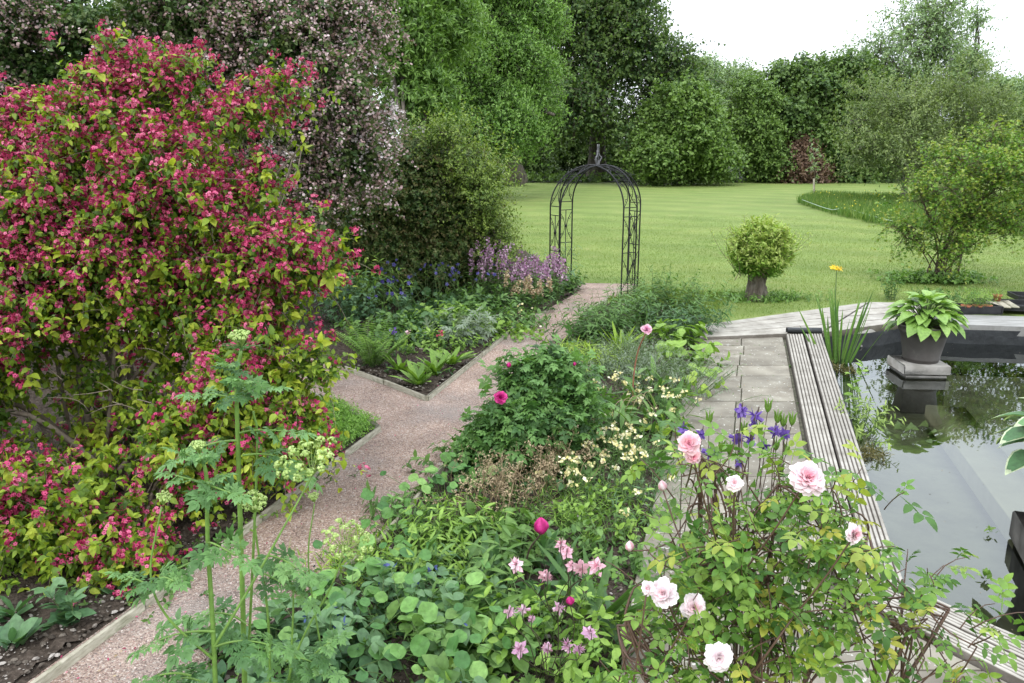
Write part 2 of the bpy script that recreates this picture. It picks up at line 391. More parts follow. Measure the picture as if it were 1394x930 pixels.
def crown(mb, rng, lobes, nclump, per=7, L=.8, K=6, T=DIA, size=.12, droop=.3, shell=.6, uneven=.15, spread=.9, v0=.1, v1=.9, pairs=2, twig=None, clus=.5, updir=.15, back=.5, skip=0.0, leafup=.6, sub=(9, .48, .62), **kw):
    C, D, I = clump_points(rng, lobes, nclump, shell, uneven, back=back, sub=sub)
    n = len(C); B = np.repeat(C, per, 0) + rng.standard_normal((n*per, 3))*L*clus*.35
    d = nrm(np.repeat(D, per, 0)*.9 + rng.standard_normal((n*per, 3))*.55 + np.array([0, 0, updir]))
    ln = L*rng.uniform(.5, 1.15, n*per)
    P = shoots(rng, B, d, ln, K, droop)
    cv = np.repeat(rng.standard_normal(n)*.12, per)
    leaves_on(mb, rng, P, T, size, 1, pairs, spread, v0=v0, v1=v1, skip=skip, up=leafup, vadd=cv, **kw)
    if twig is not None: tubes(twig[0], P[::twig[2]], twig[1], twig[1]*.4, 3)
    return C, D, I, P
def limbs(mb, rng, trunk, r0, r1, lobes, C, I, sides=8, nsub=14, sub_r=.02, hmin=.35):
    """tapered trunk, a limb to each lobe, boughs from the limb to clumps"""
    tr = smooth_line(trunk, 14); tubes(mb, tr[None], np.linspace(r0*1.25, r1, 14)[None]*np.r_[1.25, 1.1, np.ones(12)][None], None, sides)
    for i, l in enumerate(lobes):
        c = np.array(l[:3]); k = int(rng.integers(int(14*hmin), 12)); a = tr[k]
        mid = (a + c)/2 + np.array([0, 0, .12*np.linalg.norm(c - a)]) + rng.standard_normal(3)*.05*np.linalg.norm(c - a)
        ln = smooth_line([a, mid, c, c + (c - mid)*.5], 10); rr = r0*(.35 + .25*rng.random())
        tubes(mb, ln[None], rr, rr*.25, 6)
        J = np.where(I == i)[0]
        if len(J) == 0: continue
        J = rng.choice(J, min(nsub, len(J)), replace=False); s = ln[rng.integers(3, 9, len(J))]; e = C[J]
        t = np.linspace(0, 1, 6)[None, :, None]; P = s[:, None]*(1 - t) + e[:, None]*t + np.array([0, 0, 1])*np.sin(np.pi*t)*.08*np.linalg.norm(e - s, axis=1)[:, None, None] + rng.standard_normal((len(J), 6, 3))*.02*np.linalg.norm(e - s, axis=1)[:, None, None]
        tubes(mb, P, sub_r*rng.uniform(.7, 1.5, len(J)), sub_r*.3, 5)

BARK = noisemat('bark', [(.3, (.06, .05, .04)), (.7, (.17, .145, .12))], 9, bump=.8, stretch=(1, 1, .25), dist=.03)
BARKG = noisemat('green_grey_bark', [(.3, (.08, .075, .055)), (.7, (.2, .19, .15))], 12, bump=.6, stretch=(1, 1, .3), dist=.02)
TWIG = noisemat('twig_bark', [(.3, (.07, .05, .035)), (.7, (.16, .12, .085))], 20, bump=.3)
STEMG = leafmat('green_stem', [(.07, .12, .03), (.12, .19, .06)], trans=.0)
STEMD = leafmat('dark_stem', [(.05, .035, .03), (.09, .06, .045)], trans=.0)

# ================================================================== THE SETTING
def poly(*pts, z=0): return [G(x, y, z) for x, y in pts]
DZ = .10   # top of the timber decking
WZ = -.15  # water surface
pond = [G(1119, 455, DZ), G(1145, 522, DZ), G(1172, 610, DZ), G(1231, 794, DZ), G(1394, 898, DZ)]
pond += [pond[-1] + np.array([.55, -.45, 0]), np.array([5.2, 3.3, DZ]), np.array([9.0, 5.0, DZ]), np.array([10.2, 8.0, DZ]), G(1480, 449, DZ), G(1320, 445, DZ), G(1236, 441, DZ), G(1184, 449, DZ)]
pond = [np.array([p[0], p[1], DZ]) for p in pond]
def grow(pl, d):
    c = np.mean([p[:2] for p in pl], 0); out = []
    n = len(pl)
    for i in range(n):
        a, b, e = pl[i-1][:2], pl[i][:2], pl[(i+1) % n][:2]
        t1 = nrm(b - a); t2 = nrm(e - b); n1 = np.array([t1[1], -t1[0]]); n2 = np.array([t2[1], -t2[0]])
        area = sum(pl[k][0]*pl[(k+1) % n][1] - pl[(k+1) % n][0]*pl[k][1] for k in range(n)); sg = 1 if area > 0 else -1
        m = n1 + n2; m = m/max(m@m/2, .5); q = b + sg*m*d; out.append(np.array([q[0], q[1], pl[i][2]]))
    return out
pond_out = grow(pond, .03)

# --- lawn material
def lawn_mat():
    m, nt, b, out = newmat('mown_grass'); tc = nt.nodes.new('ShaderNodeTexCoord'); N = nt.nodes.new
    def noise(s, det=6, st=None, rot=0):
        v = tc.outputs['Object']
        if st:
            mp = N('ShaderNodeMapping'); mp.inputs['Scale'].default_value = st; mp.inputs['Rotation'].default_value = (0, 0, rot); nt.links.new(v, mp.inputs[0]); v = mp.outputs[0]
        x = N('ShaderNodeTexNoise'); x.inputs['Scale'].default_value = s; x.inputs['Detail'].default_value = det; x.inputs['Roughness'].default_value = .65
        nt.links.new(v, x.inputs['Vector']); return x.outputs[0]
    r1 = ramp(nt, [(.36, (.105, .165, .04)), (.5, (.172, .235, .062)), (.64, (.275, .30, .10))])
    ad = N('ShaderNodeMath'); ad.operation = 'MULTIPLY_ADD'; ad.inputs[1].default_value = .45
    nt.links.new(noise(45, 8), ad.inputs[0])
    a2 = N('ShaderNodeMath'); a2.operation = 'MULTIPLY_ADD'; a2.inputs[1].default_value = .3; nt.links.new(noise(.5, 8), a2.inputs[0])
    a3 = N('ShaderNodeMath'); a3.operation = 'MULTIPLY'; a3.inputs[1].default_value = .25; nt.links.new(noise(1.0, 5, (.25, 1.6, 1), math.radians(-14)), a3.inputs[0])
    nt.links.new(a3.outputs[0], a2.inputs[2]); nt.links.new(a2.outputs[0], ad.inputs[2]); nt.links.new(ad.outputs[0], r1.inputs[0])
    # mowing bands, gently curved, 1.3 m wide
    wv = N('ShaderNodeTexWave'); wv.wave_type = 'RINGS'; wv.rings_direction = 'Z'; wv.inputs['Scale'].default_value = .12; wv.inputs['Distortion'].default_value = 3.5; wv.inputs['Detail'].default_value = 3; wv.inputs['Detail Scale'].default_value = .6
    mp = N('ShaderNodeMapping'); mp.inputs['Location'].default_value = (26, 8, 0); nt.links.new(tc.outputs['Object'], mp.inputs[0]); nt.links.new(mp.outputs[0], wv.inputs[0])
    mr = N('ShaderNodeMapRange'); mr.inputs[3].default_value = .93; mr.inputs[4].default_value = 1.08; nt.links.new(wv.outputs[1], mr.inputs[0])
    sc = N('ShaderNodeVectorMath'); sc.operation = 'SCALE'; wp = N('ShaderNodeMapRange'); wp.inputs[1].default_value = .56; wp.inputs[2].default_value = .70; wp.inputs[4].default_value = .45; nt.links.new(noise(1.7, 9), wp.inputs[0])
    wm = N('ShaderNodeMix'); wm.data_type = 'RGBA'; wm.inputs[7].default_value = (.30, .27, .12, 1); nt.links.new(wp.outputs[0], wm.inputs[0]); nt.links.new(r1.outputs[0], wm.inputs[6])
    nt.links.new(wm.outputs[2], sc.inputs[0]); nt.links.new(mr.outputs[0], sc.inputs['Scale'])
    nt.links.new(sc.outputs[0], b.inputs['Base Color']); b.inputs['Roughness'].default_value = .75; b.inputs['Specular IOR Level'].default_value = .15
    bp = N('ShaderNodeBump'); bp.inputs['Strength'].default_value = .9; bp.inputs['Distance'].default_value = .02
    nt.links.new(noise(70, 8), bp.inputs['Height']); nt.links.new(bp.outputs[0], b.inputs['Normal'])
    return m
mb = MB()
sheet(mb, [(-150, -20, 0), (150, -20, 0), (150, 200, 0), (-150, 200, 0)], 0, holes=[pond_out[::-1]])
o = mb.build('lawn_ground', lawn_mat()); tag(o, 'mown green lawn', None, kind='structure')

# --- gravel path
path = poly((40, 932), (515, 584), (450, 547), (380, 520), (160, 455), (160, 425), (380, 478), (471, 502), (581, 541), (656, 483), (708, 438), (748, 421), (782, 402), (778, 386.5), (868, 388), (864, 403), (826, 407), (800, 421), (782, 445), (765, 470), (700, 530), (629, 600), (525, 729), (450, 790), (300, 905), (170, 1020), (-80, 1020))
def gravel_mat():
    m, nt, b, out = newmat('pink_gravel'); N = nt.nodes.new; tc = N('ShaderNodeTexCoord')
    vo = N('ShaderNodeTexVoronoi'); vo.inputs['Scale'].default_value = 105; vo.inputs['Randomness'].default_value = 1; nt.links.new(tc.outputs['Object'], vo.inputs['Vector'])
    sep = N('ShaderNodeSeparateColor'); nt.links.new(vo.outputs['Color'], sep.inputs[0])
    r = ramp(nt, [(0, (.15, .10, .08)), (.22, (.27, .18, .14)), (.5, (.385, .265, .205)), (.8, (.46, .345, .275)), (1, (.56, .48, .42))]); nt.links.new(sep.outputs[0], r.inputs[0])
    big = N('ShaderNodeTexNoise'); big.inputs['Scale'].default_value = 2.2; big.inputs['Detail'].default_value = 7; nt.links.new(tc.outputs['Object'], big.inputs['Vector'])
    mr = N('ShaderNodeMapRange'); mr.inputs[1].default_value = .35; mr.inputs[2].default_value = .65; mr.inputs[3].default_value = .78; mr.inputs[4].default_value = 1.12; nt.links.new(big.outputs[0], mr.inputs[0])
    gr = N('ShaderNodeMix'); gr.data_type = 'RGBA'; gr.inputs[7].default_value = (.26, .24, .225, 1)
    b2 = N('ShaderNodeTexNoise'); b2.inputs['Scale'].default_value = .9; b2.inputs['Detail'].default_value = 5; nt.links.new(tc.outputs['Object'], b2.inputs['Vector'])
    m2 = N('ShaderNodeMapRange'); m2.inputs[1].default_value = .5; m2.inputs[2].default_value = .7; m2.inputs[4].default_value = .6; nt.links.new(b2.outputs[0], m2.inputs[0]); nt.links.new(m2.outputs[0], gr.inputs[0])
    nt.links.new(r.outputs[0], gr.inputs[6])
    sc = N('ShaderNodeVectorMath'); sc.operation = 'SCALE'; nt.links.new(gr.outputs[2], sc.inputs[0]); nt.links.new(mr.outputs[0], sc.inputs['Scale'])
    nt.links.new(sc.outputs[0], b.inputs['Base Color']); b.inputs['Roughness'].default_value = .8
    bp = N('ShaderNodeBump'); bp.inputs['Strength'].default_value = 1; bp.inputs['Distance'].default_value = .012; bp.invert = True
    nt.links.new(vo.outputs['Distance'], bp.inputs['Height']); nt.links.new(bp.outputs[0], b.inputs['Normal'])
    return m
mb = MB(); sheet(mb, path, .02); o = mb.build('gravel_path', gravel_mat()); tag(o, 'pinkish gravel path forking beneath the red shrub', None, kind='structure')

# --- soil
def soil_sheet(name, pl, z, seed):
    r = np.random.default_rng(seed); mb = MB(); P = np.array([p[:2] for p in pl]); lo, hi = P.min(0), P.max(0); st = .045 if name != 'woodland_floor' else .3
    nx, ny = [int(math.ceil(x)) for x in (hi - lo)/st]
    xs = lo[0] + np.arange(nx + 1)*st; ys = lo[1] + np.arange(ny + 1)*st; X, Y = np.meshgrid(xs, ys)
    Z = z + .012*r.standard_normal(X.shape) + .015*np.sin(X*5 + seed)*np.cos(Y*4.3)
    V = np.stack([X + r.uniform(-.4, .4, X.shape)*st, Y + r.uniform(-.4, .4, X.shape)*st, Z], -1).reshape(-1, 3); ok = inside(V, pl)
    i, j = np.meshgrid(np.arange(ny), np.arange(nx), indexing='ij'); a = i*(nx + 1) + j
    q = np.stack([a, a + 1, a + nx + 2, a + nx + 1], -1).reshape(-1, 4); q = q[ok[q].all(1)]
    use = np.unique(q); re = np.zeros(len(V), int); re[use] = np.arange(len(use))
    mb.add(V[use], [re[q]], .5)
    if st < .1: sheet(mb, pl, z - .012)
    return mb
SOIL = noisemat('dark_soil', [(.3, (.028, .021, .016)), (.6, (.075, .058, .045)), (.8, (.13, .105, .085))], 30, 8, rough=.95, bump=1, bscale=60, dist=.02, spec=.15)
bed_left = poly((40, 932), (515, 584), (450, 547), (380, 520), (160, 455), (-700, 440), (-1500, 700), (-1500, 940), (-80, 1020))
bed_up = poly((471, 502), (581, 541), (656, 483), (708, 438), (748, 421), (782, 402), (778, 386), (720, 345), (690, 330), (620, 262), (200, 258), (-500, 300), (-700, 430), (160, 425), (380, 478))
bed_mid = poly((800, 421), (860, 408), (955, 436), (953, 459), (905, 623), (868, 765), (845, 905), (835, 1100), (170, 1100), (170, 1020), (300, 905), (450, 790), (525, 729), (629, 600), (700, 530), (765, 470), (782, 445))
for nm, pl, sd_ in (('flower_bed_soil', bed_left, 3), ('flower_bed_soil', bed_up, 5), ('flower_bed_soil', bed_mid, 8)):
    o = soil_sheet(nm, pl, .035, sd_).build(nm, SOIL); tag(o, 'dark crumbly soil of a planting bed', None, kind='structure')
woodf = [(-60, 46, 0), (-9, 52, 0), (0, 60, 0), (10, 62, 0), (60, 57, 0), (60, 110, 0), (-60, 110, 0)]
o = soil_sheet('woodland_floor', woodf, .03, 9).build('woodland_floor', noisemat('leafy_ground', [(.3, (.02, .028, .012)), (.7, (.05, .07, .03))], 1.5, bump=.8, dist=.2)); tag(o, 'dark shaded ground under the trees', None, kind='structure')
# stones and crumbs lying on the soil and stray stones on the path
def pebbles(name, pts, z, smin, smax, mat, seed):
    r = np.random.default_rng(seed); a = np.arange(6)/6*2*np.pi
    T = (np.array([(math.cos(t), math.sin(t), 0) for t in a] + [(.55*math.cos(t + .4), .55*math.sin(t + .4), .6) for t in a[::2]]), [np.array([[0, 1, 6], [1, 2, 7], [2, 3, 7], [3, 4, 8], [4, 5, 8], [5, 0, 6], [6, 1, 7], [7, 3, 8], [8, 5, 6], [6, 7, 8]])])
    n = len(pts); th = r.random(n)*6.28; X = np.stack([np.cos(th), np.sin(th), r.standard_normal(n)*.2], 1); X = nrm(X); Y = nrm(np.cross([0, 0, 1.0], X)); Z = np.cross(X, Y)
    s = smin + (smax - smin)*r.random(n)**3; S = np.stack([s, s*r.uniform(.5, 1, n), s*r.uniform(.5, .9, n)], 1)
    mb = MB(); mb.inst(T, np.column_stack([pts, np.full(n, z)]), X, Y, Z, S, r.random(n))
    o = mb.build(name, mat, smooth=False); return o
PEB = leafmat('soil_crumbs', [(.035, .028, .022), (.09, .075, .06), (.16, .135, .11), (.36, .33, .3)], trans=0, rough=.9, spec=.2)
GRV = leafmat('gravel_stones', [(.16, .10, .09), (.35, .23, .19), (.45, .34, .3), (.6, .54, .5)], trans=0, rough=.8)
rng = np.random.default_rng(11)
pp = np.vstack([strew(rng, bed_mid, 9000), strew(rng, poly((40, 932), (515, 584), (450, 547), (200, 700), (-100, 760), (-80, 1020)), 5000), strew(rng, poly((471, 502), (581, 541), (656, 483), (640, 450), (480, 470)), 2500)])
tag(pebbles('soil_crumbs_and_stones', pp, .04, .004, .022, PEB, 1), 'small stones and crumbs on the bed soil', None, kind='stuff')
gp = strew(rng, path, 34000); gp = gp[gp[:, 1] < 14]
tag(pebbles('gravel_stones', gp, .021, .003, .0075, GRV, 2), 'loose pinkish gravel on the path', None, kind='stuff')

# --- timber edging boards of the beds
EDGE = noisemat('pale_edging_timber', [(.3, (.25, .23, .17)), (.7, (.42, .39, .31))], 14, bump=.5, stretch=(1, 1, 4), rough=.85, use_v=.2, layers=((6, .5, .62, (.12, .13, .07), .6),))
def board(a, b, label, zt=.075, w=.028, group='timber boards edging the gravel path'):
    a = np.array(a, float); b = np.array(b, float); d = b - a; L = np.linalg.norm(d[:2]); d = d/np.linalg.norm(d); mb = MB(); n = nrm(np.cross(d, [0, 0, 1.0]))
    c = (a + b)/2; c[2] = (zt - .08)/2; box(mb, (0, 0, 0), (L, w, zt + .08), d, n, bev=.004)
    o = mb.build('edging_board', EDGE); 
    for v in o.data.vertices: pass
    o.location = tuple(c); tag(o, label, 'edging board', group)
e = lambda x, y: G(x, y, .05)
board(e(517, 583), e(356, 704), 'pale timber board edging the path beside the bright green mat plant, from its pointed tip')
board(e(355, 705), e(196, 823), 'pale timber board edging the path behind the angelica stems and below the red shrub')
board(e(195, 824), e(30, 946), 'pale timber board edging the path next to bare soil at the lower left corner')
board(e(516, 582), e(449, 546), 'dark timber edging on the branch path side of the bright green mat plant')
board(e(448, 545), e(380, 519), 'timber edging of the branch path half hidden under the drooping red shrub')
board(e(580, 542), e(524, 520), 'dark timber edging running from the bed corner past the strap leaved rosettes')
board(e(523, 520), e(470, 501), 'dark timber edging below the fern along the branch path')
board(e(582, 542), e(655, 484), 'pale timber board running from the bed corner up beside the main path')
board(e(656, 483), e(708, 439), 'timber board edging the path below the yellow green foliage mound')
board(e(709, 438), e(748, 422), 'timber board edging the path just before the pink flowering bed')
board(e(826, 407), e(800, 424), 'short pale board edging the path at the front leg of the arch')
board(e(629, 600), e(590, 652), 'pale timber board between path and bed below the magenta rose bush')
board(e(589, 653), e(525, 728), 'pale timber board beside the path under the round leaved plants')
board(e(524, 729), e(447, 792), 'timber board half hidden by round leaves and the pale umbel flower')

# --- flagstone paving in slabs
SLAB = noisemat('weathered_flagstone', [(.25, (.14, .122, .095)), (.5, (.205, .185, .148)), (.75, (.28, .26, .21))], 3.5, 10, rough=.85, bump=.4, bscale=40, dist=.006, use_v=.16, layers=((26, .62, .66, (.62, .62, .57), .85), (1.7, .5, .7, (.13, .12, .1), .5), (9, .6, .7, (.36, .35, .31), .5)))
PZ = .05
pe_l = [G(x, y, PZ) for x, y in ((953, 459), (905, 623), (868, 765), (840, 930), (815, 1150))]
def xl(Y): return np.interp(Y, [p[1] for p in pe_l[::-1]], [p[0] for p in pe_l[::-1]])
dk = [G(1070, 455, DZ), G(1141, 801, DZ)]
def xr(Y):
    return np.interp(Y, [p[1] for p in dk[::-1]], [p[0] for p in dk[::-1]])
_b0, _b1, _c1 = G(1141, 801, DZ), G(1231, 794, DZ), pond[5]
_dn = nrm((_c1 - pond[3])*[1, 1, 0])[:2]; _nn = np.array([_dn[1], -_dn[0]]); _nn = _nn if _nn[1] < 0 else -_nn; _o = _b0[:2] + _nn*.012
def clip(q, o=_o, nn=_nn):
    out = []
    for i in range(len(q)):
        a, b = np.array(q[i-1][:2]), np.array(q[i][:2]); da, db = (a - o)@nn, (b - o)@nn
        if (da >= 0) != (db >= 0): out.append(tuple(a + (b - a)*da/(da - db)))
        if db >= 0: out.append(tuple(b))
    return out
mb = MB(); r = np.random.default_rng(4); Y = G(1000, 459, PZ)[1]; k = 0
rows = []
while Y > .9:
    h = .47*r.uniform(.96, 1.05); rows.append((Y - h, Y)); Y -= h
yd = dk[-1][1]
for k, (y0, y1) in enumerate(rows):
    if y1 > yd + .05:
        a0, a1 = xl(y0) + .0, xl(y1); b0, b1 = xr(y0) - .03, xr(y1) - .03
        m = .5 + .03*math.sin(k*1.7)
        cuts0 = [a0, a0 + (b0 - a0)*m, b0]; cuts1 = [a1, a1 + (b1 - a1)*m, b1]
    else:
        a0, a1 = xl(y0), xl(y1); cuts0 = [a0 + i*.62 for i in range(9)]; cuts1 = [a1 + i*.62 for i in range(9)]
    g = .006
    for i in range(len(cuts0) - 1):
        q = [(cuts0[i] + g, y0 + g), (cuts0[i+1] - g, y0 + g), (cuts1[i+1] - g, y1 - g), (cuts1[i] + g, y1 - g)]
        z = PZ + r.uniform(-.003, .003); tx = r.uniform(-.004, .004, 2)
        vv = r.random()
        if y1 <= yd + .05 or True: q = clip(q) if y0 < yd + .1 else q
        m4 = len(q)
        if m4 < 3: continue
        cq = np.mean(q, 0); V = [(p[0], p[1], z + tx[0]*(p[0] - cq[0]) + tx[1]*(p[1] - cq[1])) for p in q]
        ins = [np.array(V[j])*0.985 + np.mean(V, 0)*.015 + np.array([0, 0, .002]) for j in range(m4)]
        lo = [(p[0], p[1], -.03) for p in q]
        mb.add(V + [tuple(x) for x in ins] + lo, [[list(range(m4, 2*m4))], [[j, (j+1) % m4, m4 + (j+1) % m4, m4 + j] for j in range(m4)] + [[2*m4 + j, 2*m4 + (j+1) % m4, (j+1) % m4, j] for j in range(m4)]], vv)
o = mb.build('stone_paving', SLAB, smooth=False); tag(o, 'grey flagstone paving', None, kind='structure')
mb = MB(); sheet(mb, pe_l + [np.array([*(_o + _dn*sgn_*t_), 0]) for sgn_, t_ in ((1 if _dn[0] > 0 else -1, 3.2),)] + [p + np.array([.06, 0, 0]) for p in dk[::-1]], .022); o = mb.build('paving_joint_bed', noisemat('joint_sand', [(.3, (.05, .055, .03)), (.7, (.16, .15, .11))], 25, bump=.6)); tag(o, 'sandy mossy joints under the flagstones', None, kind='structure')

# --- timber decking round the pond, ribbed planks
def deck_mat():
    m, nt, b, out = newmat('weathered_ribbed_timber'); N = nt.nodes.new
    uv = N('ShaderNodeAttribute'); uv.attribute_name = 'v'
    tc = N('ShaderNodeTexCoord')
    no = N('ShaderNodeTexNoise'); no.inputs['Scale'].default_value = 5; no.inputs['Detail'].default_value = 9; no.inputs['Roughness'].default_value = .7; nt.links.new(tc.outputs['Object'], no.inputs['Vector'])
    r = ramp(nt, [(.25, (.16, .145, .12)), (.5, (.30, .28, .245)), (.78, (.45, .43, .385))]); nt.links.new(no.outputs[0], r.inputs[0])
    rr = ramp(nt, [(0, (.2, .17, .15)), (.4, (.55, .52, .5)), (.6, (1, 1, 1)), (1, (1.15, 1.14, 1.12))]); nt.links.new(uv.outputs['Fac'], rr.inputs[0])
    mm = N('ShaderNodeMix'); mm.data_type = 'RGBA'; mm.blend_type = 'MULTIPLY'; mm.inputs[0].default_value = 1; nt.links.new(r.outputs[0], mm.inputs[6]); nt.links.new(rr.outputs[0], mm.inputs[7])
    nt.links.new(mm.outputs[2], b.inputs['Base Color']); b.inputs['Roughness'].default_value = .85
    n3 = N('ShaderNodeTexNoise'); n3.inputs['Scale'].default_value = 45; n3.inputs['Detail'].default_value = 6; nt.links.new(tc.outputs['Object'], n3.inputs['Vector'])
    bp = N('ShaderNodeBump'); bp.inputs['Strength'].default_value = .4; bp.inputs['Distance'].default_value = .008; nt.links.new(n3.outputs[0], bp.inputs['Height']); nt.links.new(bp.outputs[0], b.inputs['Normal'])
    return m
DECK = deck_mat()
def plank(parent, A, B, C, D, ribs, seed, z=DZ, th=.1, name='plank', depth=.009):
    """plank from edge A-B to edge D-C (A,D at the start; B,C at the end) with lengthwise ribs"""
    A, B, C, D = [np.array([p[0], p[1], z]) for p in (A, B, C, D)]; r = np.random.default_rng(seed); K = 26
    prof = []
    if ribs:
        for i in range(ribs):
            a = i/ribs; w = 1/ribs; dd = depth*r.uniform(.7, 1.2)
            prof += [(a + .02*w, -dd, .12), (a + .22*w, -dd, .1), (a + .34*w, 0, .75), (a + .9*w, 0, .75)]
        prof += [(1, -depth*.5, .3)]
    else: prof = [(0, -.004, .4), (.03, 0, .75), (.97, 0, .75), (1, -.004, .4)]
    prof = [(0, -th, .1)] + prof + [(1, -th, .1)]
    M = len(prof); t = np.linspace(0, 1, K); V = np.zeros((K, M, 3)); Av = np.zeros((K, M)); tone = r.uniform(-.12, .12)
    for j, (s, dz, v) in enumerate(prof):
        a = A*(1 - s) + D*s; b = B*(1 - s) + C*s
        V[:, j] = a[None]*(1 - t[:, None]) + b[None]*t[:, None]; V[:, j, 2] += dz + r.uniform(-.0015, .0015, K); Av[:, j] = v + (tone if v > .5 else 0) + r.uniform(-.08, .08, K)
    i, j = np.meshgrid(np.arange(K - 1), np.arange(M - 1), indexing='ij'); q = np.stack([i*M + j, i*M + j + 1, (i+1)*M + j + 1, (i+1)*M + j], -1).reshape(-1, 4)
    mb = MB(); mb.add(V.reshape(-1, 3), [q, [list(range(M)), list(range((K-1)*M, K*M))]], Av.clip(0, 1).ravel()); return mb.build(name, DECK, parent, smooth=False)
A0, A1 = G(1070, 455, DZ), G(1118, 454, DZ); B1, B0 = G(1231, 794, DZ), G(1141, 801, DZ)
dkl = thing('timber_decking', 'straight grey ribbed timber strip of two boards between the flagstones and the water', 'decking', (A0[0], A0[1], 0), 'timber decks round the pond')
lerp = lambda a, b, t: a*(1 - t) + b*t
g = .012
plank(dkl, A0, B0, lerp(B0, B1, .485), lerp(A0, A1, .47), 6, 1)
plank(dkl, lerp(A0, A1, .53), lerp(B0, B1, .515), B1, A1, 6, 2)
C1 = pond[5]; dirn = nrm(C1 - pond[3]); perp = np.array([dirn[1], -dirn[0], 0]); 
w2 = abs((B0 - B1)@perp)
dk2 = thing('timber_decking', 'ribbed timber decking angling away below the pond at the rose bush', 'decking', (B1[0], B1[1], 0), 'timber decks round the pond')
s0 = B0 + nrm(B1 - B0)*.01; sgn = 1 if (B0 - B1)@perp > 0 else -1; perp = perp*sgn
far = np.linalg.norm(C1 - B1)
def online(k):  # start on the mitre between B1 and B0, run along dirn
    p = lerp(B1, B0, k); return p, p + dirn*(far + (B1 - p)@dirn)
bb = [0, .49, .52, 1.0]
for a_, b_, sd_ in ((bb[0], bb[1], 5), (bb[2], bb[3], 6)):
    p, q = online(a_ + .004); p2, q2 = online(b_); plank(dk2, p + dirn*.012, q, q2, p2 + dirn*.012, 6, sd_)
# far deck of smooth weathered boards
FD = [G(x, y, DZ) for x, y in ((953, 458), (957, 443), (1180, 412), (1240, 413), (1246, 424), (1190, 446), (1109, 453.5))]
dk3 = thing('timber_decking', 'pale cracked timber boards between the lawn and the far corner of the pond', 'decking', (FD[0][0], FD[0][1], 0), 'timber decks round the pond')
a0, a1 = G(957, 442, DZ), G(1182, 411, DZ); b0, b1 = G(953, 459, DZ), G(1113, 453.5, DZ)
for i in range(4):
    t0, t1 = i/4 + .004, (i + 1)/4 - .012
    e0, e1 = G(1182, 411, DZ), G(1116, 452.5, DZ)
    plank(dk3, lerp(a0, b0, t0), lerp(e0, e1, t0), lerp(e0, e1, t1), lerp(a0, b0, t1), 0, 20 + i)
h0, h1, h2, h3 = G(1185, 411, DZ), G(1262, 412, DZ), G(1236, 437, DZ), G(1120, 453, DZ)
for i in range(4):
    t0, t1 = i/4 + .004, (i + 1)/4 - .012
    plank(dk3, lerp(h0, h3, t0), lerp(h1, h2, t0), lerp(h1, h2, t1), lerp(h0, h3, t1), 0, 30 + i)
cop = thing('timber_coping', 'long grey timber coping behind the potted hosta along the far pond edge', 'coping', G(1300, 440, 0))
c0, c1, c2, c3 = G(1236, 439, DZ + .02), G(1264, 427, DZ + .02), G(1500, 434, DZ + .02), G(1500, 449, DZ + .02)
mb = MB(); slab(mb, [c0, c3, c2, c1], -.02, DZ + .02); mb.build('coping_board', noisemat('grey_timber', [(.3, (.2, .195, .18)), (.7, (.36, .355, .34))], 6, bump=.5, stretch=(1, 5, 1), layers=((3, .5, .62, (.13, .13, .12), .5),)), cop)

# --- pond: liner, bottom, water
LINER = noisemat('black_pond_liner', [(.3, (.012, .013, .014)), (.7, (.035, .038, .04))], 5, bump=.5, rough=.35, spec=.5, dist=.02)
mb = MB(); n = len(pond); rr_ = np.random.default_rng(2)
ring = pond; K = 5
for i in range(n):
    a, b = ring[i], ring[(i + 1) % n]; m = max(2, int(np.linalg.norm(b - a)/.15)); t = np.linspace(0, 1, m + 1)
    zs = [DZ - .045, -.05, -.2, -.9]; V = []
    for z in zs:
        for tt in t:
            p = a*(1 - tt) + b*tt; off = rr_.uniform(-.012, .012, 2) if 0 < tt < 1 else (0, 0); V.append((p[0] + off[0], p[1] + off[1], z))
    q = [[k*(m + 1) + j, k*(m + 1) + j + 1, (k + 1)*(m + 1) + j + 1, (k + 1)*(m + 1) + j] for k in range(3) for j in range(m)]
    mb.add(V, [q], .5)
o = mb.build('pond_liner', LINER); tag(o, 'black rubber pond liner', None, kind='structure')
mb = MB(); sheet(mb, grow(pond, .02), -.62)
o = mb.build('pond_bottom', noisemat('silty_pond_bottom', [(.3, (.2, .205, .16)), (.7, (.38, .39, .32))], 4, 10, bump=.5, bscale=25, layers=((7, .55, .65, (.3, .31, .26), .5),))); tag(o, 'silty pebbly pond bottom', None, kind='structure')
m, nt, b, out = newmat('pond_water'); N = nt.nodes.new; nt.nodes.remove(b)
gl = N('ShaderNodeBsdfGlossy'); gl.inputs['Roughness'].default_value = .015; gl.inputs['Color'].default_value = (.93, .98, 1, 1)
tr = N('ShaderNodeBsdfTransparent'); tr.inputs[0].default_value = (.66, .68, .56, 1); fr = N('ShaderNodeFresnel'); fr.inputs[0].default_value = 1.9
ms = N('ShaderNodeMixShader'); nt.links.new(fr.outputs[0], ms.inputs[0]); nt.links.new(tr.outputs[0], ms.inputs[1]); nt.links.new(gl.outputs[0], ms.inputs[2]); nt.links.new(ms.outputs[0], out.inputs[0])
tc = N('ShaderNodeTexCoord'); no = N('ShaderNodeTexNoise'); no.inputs['Scale'].default_value = 2.5; no.inputs['Detail'].default_value = 2; nt.links.new(tc.outputs['Object'], no.inputs['Vector'])
bp = N('ShaderNodeBump'); bp.inputs['Strength'].default_value = .06; bp.inputs['Distance'].default_value = .02; nt.links.new(no.outputs[0], bp.inputs['Height']); nt.links.new(bp.outputs[0], gl.inputs['Normal']); nt.links.new(bp.outputs[0], fr.inputs['Normal'])
mb = MB(); sheet(mb, grow(pond, .02), WZ); o = mb.build('pond_water', m); tag(o, 'still dark pond water', None, kind='structure')


